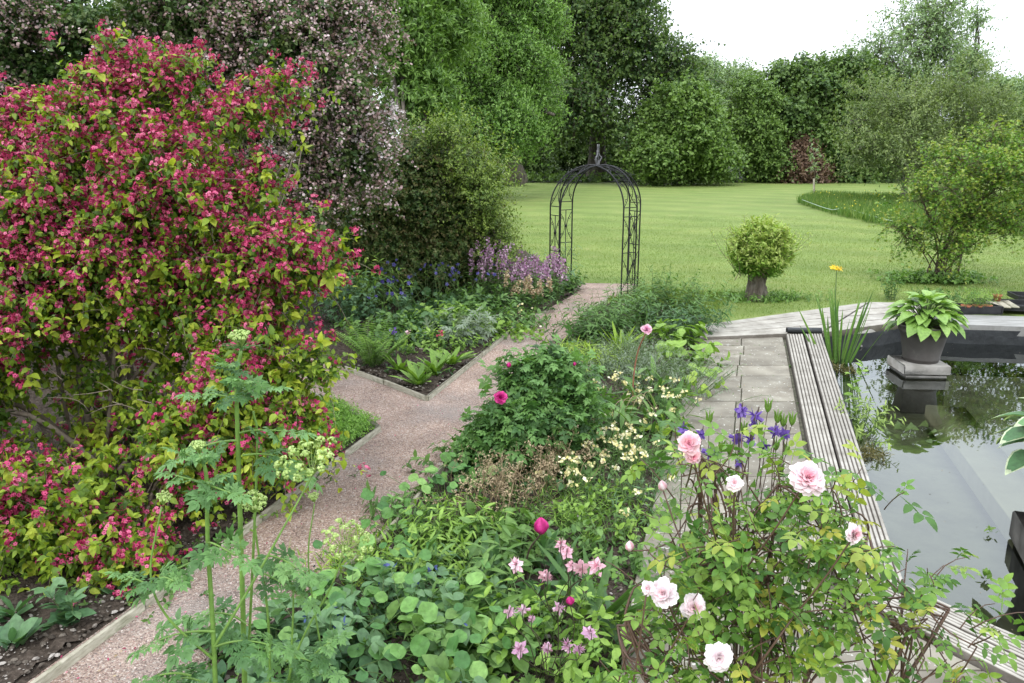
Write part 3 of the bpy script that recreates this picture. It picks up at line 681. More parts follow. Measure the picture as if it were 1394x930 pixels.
# ================================================================== GARDEN ARCH
IRON = noisemat('black_painted_iron', [(.3, (.008, .008, .009)), (.7, (.018, .018, .02))], 30, bump=.2, rough=.6, spec=.25)
ac = (G(773, 387) + G(848, 404) + G(866, 390) + G(750, 402))/4; ac[2] = 0
LR, TH = .92, math.radians(33); ZS, ZT = 1.55, 2.27
d1 = np.array([math.cos(TH), math.sin(TH), 0]); d2 = np.array([-d1[1], d1[0], 0])
arch = thing('garden_arch', 'black wrought iron garden arch with four ladder legs and scrolls over the gravel path', 'garden arch', ac)
PWD = .30
def arc_pt(d, s, t):      # t in 0..1 along the hoop, s = sideways offset
    n = np.array([-d[1], d[0], 0]); st = ZS; Ls = st; 
    La = 1.75; tot = 2*Ls + La; u = t*tot
    if u < Ls: p = ac - d*LR; z = u
    elif u > Ls + La: p = ac + d*LR; z = tot - u
    else:
        a = (u - Ls)/La*math.pi; p = ac - d*LR*math.cos(a); z = ZS + (ZT - ZS)*math.sin(a)
    return p + n*s + np.array([0, 0, z])
for d in (d1, d2):
    for s in (-PWD/2, PWD/2):
        mb = MB(); tube(mb, [arc_pt(d, s, t) for t in np.linspace(0, 1, 70)], .014, sides=6); mb.build('hoop_rod', IRON, arch)
    n = np.array([-d[1], d[0], 0])
    for side in (-1, 1):
        base = ac + d*LR*side
        for z in (.13, .80, 1.42):
            mb = MB(); tube(mb, [base + n*PWD/2 + np.array([0, 0, z]), base - n*PWD/2 + np.array([0, 0, z])], .008, sides=6); mb.build('crossbar', IRON, arch)
        tot = 2*ZS + 1.75
        for f in (ZS + .02, ZS + .42, ZS + .5):
            t = f/tot if side < 0 else 1 - f/tot
            mb = MB(); tube(mb, [arc_pt(d, PWD/2, t), arc_pt(d, -PWD/2, t)], .008, sides=6); mb.build('crossbar', IRON, arch)
        mb = MB(); tube(mb, [base + np.array([0, 0, .02]), base + np.array([0, 0, 1.42])], .009, sides=6); mb.build('centre_rod', IRON, arch)
        def scroll(ctrs, W_=.12, Hh=.26):
            for q in (-1, 1):
                a = np.linspace(-1, 1, 17); mb = MB()
                # two curves bowing towards the centre rod, each end curled
                pts = [ctrs(q*(W_*.18 + W_*.95*abs(x)**1.7), x*Hh) for x in a]
                tube(mb, pts, .006, sides=5)
                for e_ in (-1, 1):
                    cs = np.linspace(0, 4.6, 12); pts = [ctrs(q*(W_*.75 - .035*math.cos(c)*(1 - c/7)), e_*(Hh*.62 - .035*math.sin(c)*(1 - c/7))) for c in cs]
                    tube(mb, pts, .005, sides=5)
                mb.build('scroll', IRON, arch)
        for zc in (.42, 1.12):
            scroll(lambda a, h, base=base, zc=zc: base + n*a + np.array([0, 0, zc + h]))
            mb = MB(); lathe(mb, base + np.array([0, 0, zc - .03]), [(.004, 0), (.022, .015), (.026, .03), (.022, .045), (.004, .06)], 8); mb.build('collar_knot', IRON, arch)
        scroll(lambda a, h, d=d, side=side: arc_pt(d, a, ((ZS + .22 + h)/tot) if side < 0 else 1 - (ZS + .22 + h)/tot), Hh=.19)
        scroll(lambda a, h, d=d, side=side: arc_pt(d, a, ((ZS + .68 + h)/tot) if side < 0 else 1 - (ZS + .68 + h)/tot), Hh=.14)
top = ac + np.array([0, 0, ZT])
fin = MB()
for k_, (ang, sc) in enumerate(((0, .78), (2.1, .78), (4.2, .78), (1.1, .55), (3.5, .55))):
    cs = np.linspace(0, 1, 22); dd_ = np.array([math.cos(ang), math.sin(ang), 0])
    pts = [top + np.array([0, 0, .0]) + dd_*(.02 + .12*sc*math.sin(3.0*c)*c + (.07*sc*math.sin(6*c) if c > .5 else 0)) + np.array([0, 0, sc*(.34*c - (.12*(c - .55)*3 if c > .55 else 0)*math.sin(4*c))]) for c in cs]
    tube(fin, pts, .013, .008, sides=6)
fin.build('finial', noisemat('worn_grey_iron', [(.3, (.10, .10, .11)), (.7, (.2, .2, .21))], 20, rough=.45, bump=.2), arch)

# ================================================================== TREES
LM = lambda name, cols, **k: leafmat(name, cols, **k)
M_far1 = LM('dark_tree_leaf', [(.042, .085, .026), (.082, .15, .04), (.155, .24, .062)])
M_far2 = LM('mid_tree_leaf', [(.06, .115, .028), (.11, .195, .045), (.19, .295, .07)])
M_far3 = LM('hazed_grey_green_leaf', [(.10, .17, .075), (.18, .27, .12), (.27, .37, .17)])  # grey green made paler: distance haze is put into the leaf colour
M_far4 = LM('yellow_green_leaf', [(.07, .13, .025), (.15, .23, .04), (.24, .32, .06)])
M_fresh = LM('fresh_green_leaf', [(.065, .14, .03), (.12, .235, .05), (.215, .36, .085)])
M_brown = LM('dead_brown_leaf', [(.10, .06, .04), (.18, .11, .075), (.25, .17, .12)], tint=(1.2, 1, .7))
FQ = 1.7; FS = .72
def tree(name, label, cat, base, top_z, lobes, n, mat, seed, r0=.3, per=7, L=1.0, T=DIA, size=.2, sub=.04, lean=(0, 0), group=None, bark=BARK, trunk=True, K=6, nsub=14, bough=None, **kw):
    if bough: kw['sub'] = bough
    r = np.random.default_rng(seed); t = thing(name, label, cat, base, group); base = np.array(base, float)
    if base[1] > 50: n = int(n*FQ); size = size*FS; kw.setdefault('sub', (9, .40, .42)); kw.setdefault('vr', .12)
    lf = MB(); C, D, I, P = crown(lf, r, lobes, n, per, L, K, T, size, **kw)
    if trunk:
        tb = MB(); limbs(tb, r, [base, base + np.array([lean[0]*.4, lean[1]*.4, top_z*.4]), base + np.array([lean[0], lean[1], top_z])], r0, r0*.3, lobes, C, I, nsub=nsub, sub_r=sub)
        tubes(tb, P[::3], sub*.22, sub*.1, 3)
        tb.build('trunk', bark, t)
    lf.build('crown', mat, t); return t, C, D, I, P
gb = 'trees and bushes along the far edge of the lawn'
# big dark tree behind the arch, reaching out of the frame
tree('broadleaf_tree', 'tall dark spreading tree behind the iron arch with layered drooping boughs', 'tree', at(812, 246, 64), 17,
     [lobe(800, 60, 63, 85, 75, 6), lobe(790, 150, 60, 70, 60, 5), lobe(850, 90, 62, 70, 80, 5), lobe(880, 175, 60, 75, 55, 4.5), lobe(740, 120, 64, 60, 90, 5), lobe(770, -40, 63, 90, 80, 6), lobe(840, 15, 64, 45, 50, 5), lobe(905, 100, 63, 38, 50, 4), lobe(730, 30, 66, 60, 80, 5)],
     1050, LM('shade_tree_leaf', [(.03, .065, .022), (.058, .115, .034), (.13, .20, .05)]), 21, r0=.6, per=6, L=2.0, T=DIA, size=.36, sub=.07, shell=.6, uneven=.32, droop=.45, group=gb, v1=1.0, clus=.5)
tree('broadleaf_tree', 'round bright green bush growing to the ground beside the dark tree behind the arch', 'tree', at(925, 248, 59), 6,
     [lobe(910, 195, 57, 45, 52, 3.5), lobe(945, 190, 57, 40, 50, 3.5), lobe(925, 150, 58, 50, 40, 4), lobe(885, 215, 57, 28, 32, 2.5), lobe(965, 215, 58, 30, 36, 3)],
     900, M_far2, 22, r0=.3, per=6, L=1.2, T=DIAW, size=.30, shell=.6, droop=.3, group=gb)
tree('broadleaf_tree', 'pale hazy rounded tree with its top against the sky between two darker trees', 'tree', at(985, 247, 72), 9,
     [lobe(985, 130, 71, 42, 42, 5), lobe(960, 150, 70, 40, 50, 5), lobe(1005, 175, 70, 40, 55, 5), lobe(950, 110, 73, 26, 26, 4)],
     650, M_far3, 23, r0=.35, per=6, L=1.6, size=.32, sub=.06, group=gb, uneven=.2)
tree('broadleaf_tree', 'slim light green tree beside the shaded grass track', 'tree', at(1022, 251, 64), 8,
     [lobe(1025, 140, 63, 24, 28, 3), lobe(1020, 185, 62, 28, 34, 3), lobe(1035, 215, 62, 26, 30, 3)],
     420, M_far2, 24, r0=.22, per=6, L=1.2, size=.28, group=gb, uneven=.2)
tree('broadleaf_tree', 'dark green sycamore like tree with a flat leafy top left of the tall airy tree', 'tree', at(1105, 255, 66), 7.5,
     [lobe(1090, 115, 65, 50, 32, 5), lobe(1130, 130, 65, 50, 42, 5), lobe(1080, 170, 64, 40, 45, 4), lobe(1120, 190, 64, 50, 45, 4), lobe(1150, 160, 66, 45, 50, 4), lobe(1165, 225, 64, 60, 35, 4), lobe(1060, 225, 63, 30, 30, 3)],
     1250, M_far1, 25, r0=.45, per=6, L=1.5, T=DIAW, size=.34, group=gb, uneven=.22)
tree('bush', 'brown withered bush standing at the edge of the dark trees near the staked sapling', 'bush', at(1092, 258, 62), 3.5,
     [lobe(1080, 222, 61, 24, 36, 2), lobe(1105, 235, 61, 22, 24, 2), lobe(1092, 205, 61.5, 16, 24, 1.5)],
     230, M_brown, 26, r0=.15, per=6, L=1.0, size=.24, droop=.6, group=gb)
tree('ash_tree', 'tall airy tree with sky showing between its feathery branches', 'tree', at(1240, 262, 68), 13,
     [lobe(1235, 50, 67, 60, 40, 5), lobe(1190, 85, 67, 48, 36, 4.5), lobe(1280, 60, 68, 36, 60, 4), lobe(1265, 10, 67, 32, 26, 4), lobe(1225, 120, 66, 60, 34, 5), lobe(1300, 120, 67, 36, 40, 4), lobe(1170, 130, 67, 40, 30, 4)],
     330, M_far3, 27, r0=.35, per=5, L=1.8, size=.30, sub=.08, shell=.3, uneven=.4, droop=.25, group=gb, clus=.7, skip=.15)
tree('broadleaf_tree', 'thin upright whippy tree top rising above the canopy at the upper right corner', 'tree', at(1318, 262, 60), 8,
     [lobe(1318, 90, 60, 14, 60, 1.6), lobe(1330, 30, 60, 8, 30, 1.0), lobe(1300, 130, 60, 22, 40, 2)], 90, M_far3, 28, r0=.14, per=4, L=1.2, size=.26, shell=.1, uneven=.3, group=gb, updir=.7)
for k, (px, py, Y, rx, ry, m_, sd_, lb) in enumerate([
    (800, 190, 84, 110, 60, M_far1, 37, 'deepest shadowed tree filling the gap under the layered tree behind the arch'),
    (1365, 150, 78, 55, 60, M_far3, 31, 'broad pale hazy tree filling the gap at the far right skyline'),
    (1345, 200, 70, 70, 55, M_far2, 32, 'dull green rounded tree behind the yellow green maple like shrub at the right edge'),
    (1215, 190, 74, 70, 60, M_far2, 33, 'shaded tree mass low behind the tall airy tree'),
    (690, 170, 75, 60, 90, M_far1, 34, 'deep shaded tree seen between the ash foliage and the dark arch tree'),
    (1440, 180, 66, 60, 90, M_far2, 36, 'rounded tree cut by the right border of the view')]):
    tree('broadleaf_tree', lb, 'tree', at(px, 255, Y), 7, [lobe(px, py, Y, rx, ry, 5), lobe(px - rx*.5, py + ry*.5, Y - 1, rx*.6, ry*.6, 4), lobe(px + rx*.5, py + ry*.45, Y - 1, rx*.6, ry*.6, 4)], 620, m_, sd_, r0=.4, per=6, L=1.5, size=.34, group=gb, uneven=.2)
# low scrub under the wood edge
rr = np.random.default_rng(77); mb = MB()
xs = np.r_[np.linspace(-7, 24, 60)]; B = []
for x in xs:
    for _ in range(9): B.append((x + rr.normal()*.4, 60.5 + rr.random()*3 + .6*math.sin(x), .05))
B = np.array(B); B = B[~((B[:, 0] > 17.0) & (B[:, 0] < 20.5))]; D_ = nrm(rr.standard_normal((len(B), 3))*[.6, .6, .2] + [0, -.3, .9])
P = shoots(rr, B, D_, rr.uniform(.5, 1.5, len(B)), 7, .4); leaves_on(mb, rr, P, DIAW, .2, 1, 3, .9)
o = mb.build('undergrowth', M_far2); tag(o, 'low nettles and scrub along the foot of the far trees', None, kind='stuff')

# near-left trees
tree('ash_tree', 'large bright green feathery tree overhanging the lawn left of the iron arch', 'tree', at(703, 247, 56), 14,
     [lobe(660, 60, 44, 80, 75, 4), lobe(640, 150, 42, 70, 60, 3.5), lobe(690, 175, 43, 48, 42, 3), lobe(700, 110, 44, 50, 60, 3.5), lobe(600, 90, 40, 60, 90, 4), lobe(640, -20, 44, 90, 60, 4), lobe(715, 30, 45, 40, 50, 3), lobe(730, 150, 44, 22, 30, 2), lobe(655, 215, 42, 38, 22, 2), lobe(600, 200, 40, 50, 40, 3)],
     2100, M_fresh, 41, r0=.55, per=7, L=1.2, T=diamond(.22), size=.21, sub=.05, shell=.6, uneven=.3, droop=.35, pairs=3, clus=.5, lean=(-4, -8), v0=0, v1=1, bough=(12, .36, .42))
tree('young_tree', 'light green leafy tree tucked between pink hawthorn blossom and the feathery tree', 'tree', at(560, 340, 22), 3.0,
     [lobe(560, 60, 24, 40, 80, 1.6), lobe(580, 130, 24, 36, 50, 1.4), lobe(530, 20, 24, 45, 50, 1.5), lobe(600, 30, 25, 36, 60, 1.5)],
     620, LM('light_leaf', [(.06, .13, .025), (.105, .2, .04), (.18, .30, .065)]), 42, r0=.12, per=7, L=.7, T=DIAN, size=.17, sub=.02, shell=.5, droop=.4, pairs=3, bough=(10, .38, .45))
# pink hawthorn
M_haw = LM('hawthorn_leaf', [(.04, .085, .025), (.07, .14, .035), (.13, .17, .06)])
hb = at(330, 470, 12.5); hb[2] = 0
hl = [lobe(90, 60, 11.5, 190, 110, 1.6), lobe(300, 60, 11.0, 150, 110, 1.6), lobe(440, 110, 11.0, 95, 120, 1.5), lobe(470, 190, 11.0, 62, 70, 1.1), lobe(440, 20, 11.5, 100, 80, 1.6), lobe(200, 170, 10.8, 170, 100, 1.3), lobe(-80, 120, 11, 130, 170, 1.6), lobe(380, 230, 10.8, 90, 80, 1.1), lobe(40, 230, 10.8, 120, 100, 1.2)]
t, C, D, I, P = tree('hawthorn_tree', 'wide hawthorn tree covered in faded pink and white blossom behind the red shrub', 'tree', hb, 3.6, hl, 2700, M_haw, 43, r0=.16, per=7, L=.46, T=DIAW, size=.058, sub=.012, shell=.55, uneven=.18, droop=.75, pairs=3, K=7, back=.7, nsub=25, bough=(16, .30, .5))
r = np.random.default_rng(44); bl = MB(); ds = MB()
sel = r.permutation(len(P)); P_ = P[sel]; out_ = (P_[:, -1] - P_[:, 0])[:, 1] < .25; P_ = P_[out_]
def blossom(mbx, pts, per, rad, size, T, v0=.2, v1=1):
    n = len(pts)*per; c = np.repeat(pts, per, 0) + r.standard_normal((n, 3))*rad; z = nrm(r.standard_normal((n, 3))*.7 + [0, -.35, .6]); x = nrm(np.cross(z, rand_dirs(r, n))); y = np.cross(z, x)
    mbx.inst(T, c, x, y, z, size*r.uniform(.7, 1.25, n), np.repeat(r.random(len(pts)), per)*.6 + r.random(n)*.4)
m_ = P_[:, 2:7:2].reshape(-1, 3); w_ = 1.1*np.sin(m_[:, 0]*3.3 + 2*m_[:, 2])*np.cos(m_[:, 2]*4.1 - 1.5*m_[:, 0]) + r.standard_normal(len(m_))*.35 + np.where(m_[:, 0] > -4.2, .45, -.55)
m_ = m_[w_ > -.15]
blossom(bl, m_, 8, .03, .017, TINY5)
bl.build('blossom', LM('hawthorn_blossom', [(.19, .11, .09), (.36, .24, .22), (.52, .39, .39), (.68, .58, .58)], trans=.15, tint=(1, .8, .8)), t)['kind'] = 'stuff'
spt = at(478, 205, 10.2); c = spt + r.standard_normal((46, 3))*[.22, .12, .13]; c2 = at(376, 205, 9.9) + r.standard_normal((18, 3))*[.16, .1, .1]
w2_ = MB(); blossom(w2_, np.vstack([c, c2, at(530, 165, 10.8) + r.standard_normal((26, 3))*[.1, .1, .25]]), 9, .035, .02, FLORET); w2_.build('white_blossom', LM('white_blossom', [(.5, .42, .42), (.75, .7, .69)], trans=.15, tint=(1, .9, .9)), t)['kind'] = 'stuff'

# cotoneaster-like shrub with russet tips
M_rus = LM('russet_leaf', [(.04, .085, .022), (.075, .14, .035), (.12, .17, .045), (.18, .15, .06)])
sb = G(585, 396); 
t, C, D, I, P = tree('evergreen_shrub', 'dense small leaved green and russet shrub with arching sprays left of the lawn', 'shrub', sb, 1.6,
     [lobe(560, 300, 14.2, 95, 80, 1.1), lobe(622, 330, 14.4, 48, 56, .9), lobe(515, 350, 13.8, 55, 45, .8), lobe(590, 360, 14.0, 66, 34, .8), lobe(500, 290, 13.8, 50, 70, .9), lobe(630, 260, 14.6, 42, 48, .9), lobe(560, 235, 14.4, 60, 40, .9)],
     1500, M_rus, 51, r0=.06, per=8, L=.5, T=DIA, size=.05, sub=.01, shell=.55, uneven=.15, droop=.25, pairs=3, K=8, v0=0, v1=.78, updir=.3, leafup=.3, bough=(11, .42, .5))
tree('evergreen_shrub', 'yellowish open shrub with arching twigs above the russet shrub against the feathery tree', 'shrub', G(640, 385), 1.9,
     [lobe(610, 200, 13.6, 36, 26, .7), lobe(650, 260, 13.8, 34, 42, .8), lobe(665, 330, 13.8, 24, 60, .8)],
     190, M_far4, 52, r0=.04, per=7, L=.5, T=DIA, size=.045, sub=.008, shell=.3, uneven=.4, droop=.15, pairs=2, K=8, updir=.5)

# willow ball on a stump
wb = G(1030, 408); wt = thing('pollarded_willow', 'round pollarded willow of fresh yellow green shoots on a short grey stump', 'tree', wb)
r = np.random.default_rng(61); mb = MB(); D0 = wb[1]; m1 = mpp(1030, 400, D0)*.72
zt = at(1030, 366, D0)[2]
for k in range(17):
    a_ = k/16*6.28 if k < 13 else r.random()*6.28; rr_ = (15 if k < 13 else 5)*m1*r.uniform(.8, 1.12); r0 = r.uniform(4, 7)*m1; b = wb + np.array([math.cos(a_)*rr_, math.sin(a_)*rr_*.8, 0]); fl = 1 + .25*r.random()
    pts = smooth_line([b*1 + (b - wb)*.35*fl + [0, 0, -.03], b + [0, 0, .1], wb + (b - wb)*.82 + r.normal(0, .012, 3) + [0, 0, zt*.55], wb + (b - wb)*.95 + r.normal(0, .015, 3) + [0, 0, zt*r.uniform(.95, 1.1)]], 14)
    tubes(mb, pts[None], (np.linspace(r0*1.3, r0*.9, 14)*r.uniform(.8, 1.2, 14))[None], None, 9)
mb.build('trunk', noisemat('pollard_bark', [(.3, (.06, .048, .036)), (.55, (.15, .125, .10)), (.8, (.28, .25, .22))], 12, bump=1, stretch=(1, 1, .25), dist=.04), wt)
head = at(1031, 372, D0); lf = MB(); tw = MB(); n = 900
B = head + r.standard_normal((n, 3))*[.14, .14, .05]; d = nrm(r.standard_normal((n, 3))*[1, 1, .75] + [0.05, 0, .55]); d[:, 2] = np.maximum(d[:, 2], -.25)
cc = at(1037, 338, D0); R_ = 40*m1/.72
tgt = cc + nrm(d)*R_*r.uniform(.75, 1.08, n)[:, None]*np.array([1, 1, 1.0]); dd = tgt - B; ln = np.linalg.norm(dd, axis=1)
P = shoots(r, B, dd, ln, 12, .06, .1); leaves_on(lf, r, P, DIAN, .085, 2, 3, .75, v0=.0, v1=1.0, droop=.1, up=.4)
n = 120; B = head + r.standard_normal((n, 3))*[.14, .14, .05]; d = nrm(np.column_stack([r.normal(0.1, .6, n), r.normal(0, .5, n), np.ones(n)*1.3]))
P = shoots(r, B, d, r.uniform(.75, 1.0, n)*R_*1.9, 14, .04, .1); leaves_on(lf, r, P, DIAN, .07, 5, 2, .7, v0=.2, v1=1.0, up=.4); tubes(tw, P, .006, .002, 3)
lf.build('crown', LM('willow_leaf', [(.08, .20, .025), (.15, .30, .04), (.25, .40, .065), (.36, .43, .12)]), wt); tw.build('shoots', TWIG, wt)
mb = MB(); B = wb + np.column_stack([r.normal(0.1, .45, 420), r.normal(.05, .16, 420), np.zeros(420)]); P = shoots(r, B, r.standard_normal((420, 3))*.5 + [0, 0, 1], r.uniform(.06, .2, 420), 5, .3); leaves_on(mb, r, P, LANCE, .07, 0, 2, .8)
single('weed_tuft', mb, M_fresh, 'tuft of rank grass and weeds around the foot of the willow stump', 'weeds', wb)

# pale slender tree in front of the far trees
tb_ = at(1228, 285, 38); tb_[2] = 0
tree('fruit_tree', 'pale sparse leaved tree with a forking grey trunk rising from the long grass', 'tree', tb_, 5.5,
     [lobe(1225, 165, 37, 65, 62, 2.6), lobe(1180, 205, 36, 45, 35, 2), lobe(1270, 150, 38, 50, 60, 2.3), lobe(1310, 190, 38, 40, 50, 2), lobe(1240, 215, 36, 45, 35, 2), lobe(1345, 160, 39, 40, 45, 2), lobe(1170, 175, 37, 26, 20, 1.3)],
     680, LM('pale_leaf', [(.09, .14, .045), (.15, .21, .07), (.22, .28, .09)]), 63, r0=.13, per=6, L=1.0, T=DIAN, size=.15, sub=.025, shell=.25, uneven=.35, droop=.15, clus=.7, updir=.4, bark=BARKG, pairs=2)
# maple-like multistem
mbs = G(1277, 383); mt = thing('acer_shrub', 'yellow green spreading maple shrub with several thin dark stems on the lawn', 'shrub', mbs)
r = np.random.default_rng(65); Y0 = mbs[1]
ml = [lobe(1300, 235, Y0, 60, 38, .9), lobe(1255, 270, Y0 - .2, 42, 32, .8), lobe(1350, 250, Y0, 45, 45, .9), lobe(1310, 300, Y0, 60, 34, .8), lobe(1240, 318, Y0, 30, 30, .6), lobe(1290, 335, Y0 - .2, 44, 18, .5), lobe(1380, 210, Y0 + .3, 40, 36, .9), lobe(1345, 200, Y0 + .4, 40, 26, .8), lobe(1360, 305, Y0 - .2, 38, 26, .6), lobe(1420, 260, Y0, 40, 50, .9)]
lf = MB(); tb = MB(); C, D, I, P = crown(lf, r, ml, 480, 5, .42, 6, MAPLE, .05, shell=.5, uneven=.4, droop=.1, updir=.05, leafup=1.2, clus=.6, sub=(8, .45, .28))
tubes(tb, P[::2], .004, .002, 3)
for k in range(15):
    b = mbs + np.array([r.normal(0, .14), r.normal(0, .1), -.02]); l = ml[k % len(ml)]; c = np.array(l[:3]); J = np.where(I == k % len(ml))[0]
    mid = b*.5 + c*.5 + np.array([(b[0] - c[0])*.25, 0, -.1]); s = smooth_line([b, mid, c, c + (c - mid)*.3], 12); tubes(tb, s[None], r.uniform(.013, .024), .006, 6)
    J = r.choice(J, min(26, len(J)), replace=False); s0 = s[r.integers(5, 12, len(J))]; tt = np.linspace(0, 1, 5)[None, :, None]; Q = s0[:, None]*(1 - tt) + C[J][:, None]*tt + r.standard_normal((len(J), 5, 3))*.02
    tubes(tb, Q, .009, .003, 4)
lf.build('crown', LM('acer_leaf', [(.06, .15, .025), (.12, .24, .04), (.21, .34, .055), (.28, .32, .06)]), mt); tb.build('stems', TWIG, mt)
mb = MB(); n = 700; B = mbs + np.column_stack([r.normal(0, .38, n), r.normal(0, .2, n), np.zeros(n)]); P = shoots(r, B, r.standard_normal((n, 3))*.5 + [0, 0, 1], r.uniform(.08, .3, n), 5, .3); leaves_on(mb, r, P, BROAD, .06, 1, 2, .9)
single('ground_cover_plant', mb, M_fresh, 'low leafy green plants under the stems of the maple shrub', 'plants', mbs)
# staked sapling
s0 = at(1108, 262, 44); s0[2] = 0; st_ = thing('staked_sapling', 'thin young tree tied to a pale wooden stake in the long grass', 'tree', s0)
mb = MB(); tube(mb, [s0, at(1108, 243, 44)], .045, .045, 8); mb.build('stake', EDGE, st_)
mb = MB(); tube(mb, smooth_line([s0 + [.05, 0, 0], at(1109, 230, 44), at(1107, 203, 44)], 8), .025, .012, 6); mb.build('trunk', TWIG, st_)
mb = MB(); C_ = np.vstack([at(1108, y, 44) + r.standard_normal((6, 3))*.12 for y in (203, 212, 225, 236)]); P = shoots(r, C_, r.standard_normal((len(C_), 3)), .3, 5, .2); leaves_on(mb, r, P, OVAL, .13, 1, 2, .9); mb.build('crown', M_far3, st_)
for (px, y0, y1, Y, lb) in ((685, 253, 227, 52, 'slim white post standing on the lawn under the feathery tree'),):
    b = at(px, y0, Y); mb = MB(); tube(mb, [at(px, y0, Y), at(px + .6, y1, Y)], .06, .055, 8); single('marker_post', mb, noisemat('white_post', [(.3, (.5, .5, .47)), (.7, (.7, .7, .66))], 8), lb, 'post', b)

# long meadow grass with a string line
mead = [G(1084, 277), G(1110, 268), G(1180, 271), G(1260, 272), G(1500, 268), G(1500, 330), G(1394, 322), G(1300, 318), G(1200, 308), G(1130, 292)]
r = np.random.default_rng(70); n = 34000; q = strew(r, mead, n); B = np.column_stack([q, np.zeros(n)])
mb = MB(); a = r.random(n)*6.28; X = np.stack([np.cos(a), np.sin(a), 0*a], 1); Y_ = nrm(r.standard_normal((n, 3))*.22 + [0, 0, 1]); Z_ = nrm(np.cross(X, Y_)); X = np.cross(Y_, Z_)
mb.inst(diamond(.05, 0, .3), B, X, Y_, Z_, r.uniform(.25, .5, n), r.random(n)); o = mb.build('meadow_grass', LM('long_grass', [(.07, .15, .03), (.12, .22, .04), (.2, .27, .07)])); tag(o, 'long uncut grass with yellow flowers on the far lawn', None, kind='stuff')
q = strew(r, mead, 350); z = nrm(r.standard_normal((350, 3))*.4 + [0, -.3, 1]); x = nrm(np.cross(z, rand_dirs(r, 350))); mb = MB(); mb.inst(TINY5, np.column_stack([q, r.uniform(.25, .45, 350)]), x, np.cross(z, x), z, .03, .5)
o = mb.build('meadow_buttercups', LM('buttercup', [(.6, .5, .03), (.7, .6, .05)])); tag(o, 'yellow buttercups dotted through the long grass', None, kind='stuff')
mb = MB(); pts = smooth_line([at(x, y, G(x, y + 8)[1]) for x, y in ((1092, 272), (1130, 285), (1150, 283), (1180, 292), (1215, 301))], 30); tube(mb, pts, .012, sides=5)
single('string_line', mb, noisemat('pale_string', [(.3, (.4, .5, .42)), (.7, (.5, .6, .5))], 9), 'pale string line slung along the edge of the long grass', 'string', pts[0])
# shaded track mown through to the right of the round bush
# lawn blades so that the turf has a surface
def blades(name, polyg, n, h0, h1, w, mat, seed, label, keepout=(), fade=None):
    r = np.random.default_rng(seed); q = strew(r, polyg, n)
    for k in keepout: q = q[~inside(q, k)]
    if fade: q = q[r.random(len(q)) < np.clip((fade[1] - q[:, 1])/(fade[1] - fade[0]), 0, 1)]
    n = len(q); a = r.random(n)*6.28; X = np.stack([np.cos(a), np.sin(a), 0*a], 1); Yv = nrm(r.standard_normal((n, 3))*.45 + [0, 0, 1]); Zv = nrm(np.cross(X, Yv)); X = np.cross(Yv, Zv)
    mb = MB(); T = (np.array([(-.5, 0, 0), (.5, 0, 0), (0, 1, 0)]), [np.array([[0, 1, 2]])]); hh = r.uniform(h0, h1, n); patch = .5 + .25*np.sin(q[:, 0]*.9)*np.cos(q[:, 1]*.6)
    mb.inst(T, np.column_stack([q, np.full(n, -.003)]), X, Yv, Zv, np.stack([np.full(n, w)*r.uniform(.6, 1.5, n), hh, hh], 1), (patch + r.normal(0, .2, n)).clip(0, 1)); o = mb.build(name, mat, smooth=False); tag(o, label, None, kind='stuff')
GRASS = LM('grass_blade', [(.095, .16, .028), (.165, .24, .048), (.255, .30, .088)], spec=.2)
lawn_near = [G(640, 386), G(690, 290), G(1600, 290), G(1600, 412), G(1262, 411), G(1182, 411), G(957, 441), G(950, 436), G(826, 406)]
blades('lawn_grass', lawn_near, 420000, .025, .055, .006, GRASS, 71, 'short mown grass near the arch and the pond', keepout=[path], fade=(15, 33))
blades('rough_grass', poly((826, 409), (870, 392), (1000, 400), (960, 441), (900, 420)), 9000, .05, .12, .007, GRASS, 72, 'longer rough grass at the edge of the lawn beside the border')

# ================================================================== RED WEIGELA
M_wl = LM('weigela_leaf', [(.06, .12, .015), (.13, .22, .02), (.24, .34, .03), (.38, .44, .05)], trans=.35)
M_wf = LM('weigela_flower', [(.17, .007, .035), (.35, .02, .085), (.52, .05, .16), (.68, .20, .31)], trans=.2, tint=(1.1, .7, .8), rough=.5)
M_wb = LM('weigela_bud', [(.20, .01, .03), (.34, .02, .06)], trans=.1, tint=(1, .6, .7))
r = np.random.default_rng(101)
wbase = G(170, 700); wbase = np.array([-3.1, 5.9, 0])
wg = thing('weigela_shrub', 'huge weigela shrub smothered in crimson pink flowers among lime green leaves', 'shrub', wbase)
wl = [lobe(150, 320, 6.4, 190, 160, 1.0), lobe(276, 330, 6.3, 115, 160, .9), lobe(205, 178, 6.5, 95, 50, .8), lobe(40, 255, 6.5, 80, 60, .8), lobe(352, 375, 6.1, 62, 95, .7), lobe(60, 420, 5.9, 130, 110, .8), lobe(352, 485, 5.7, 54, 66, .55), lobe(260, 600, 5.5, 105, 65, .6), lobe(90, 690, 4.9, 120, 105, .6), lobe(190, 740, 4.75, 95, 75, .45), lobe(-60, 560, 5.2, 90, 160, .8), lobe(335, 560, 5.5, 70, 60, .5), lobe(30, 760, 4.7, 80, 60, .4), lobe(-120, 350, 6.3, 120, 140, 1.0), lobe(360, 255, 6.3, 34, 42, .4)]
sprayl = [lobe(172, 98, 6.5, 12, 22, .12), lobe(150, 136, 6.5, 36, 26, .3), lobe(235, 118, 6.4, 26, 22, .2), lobe(348, 172, 6.3, 34, 12, .25), lobe(388, 128, 6.3, 20, 6, .12), lobe(424, 345, 6.0, 18, 34, .25), lobe(424, 505, 5.6, 16, 18, .2), lobe(402, 596, 5.3, 16, 34, .2), lobe(50, 180, 6.5, 50, 16, .3)]
hollow = at(160, 545, 5.35); 
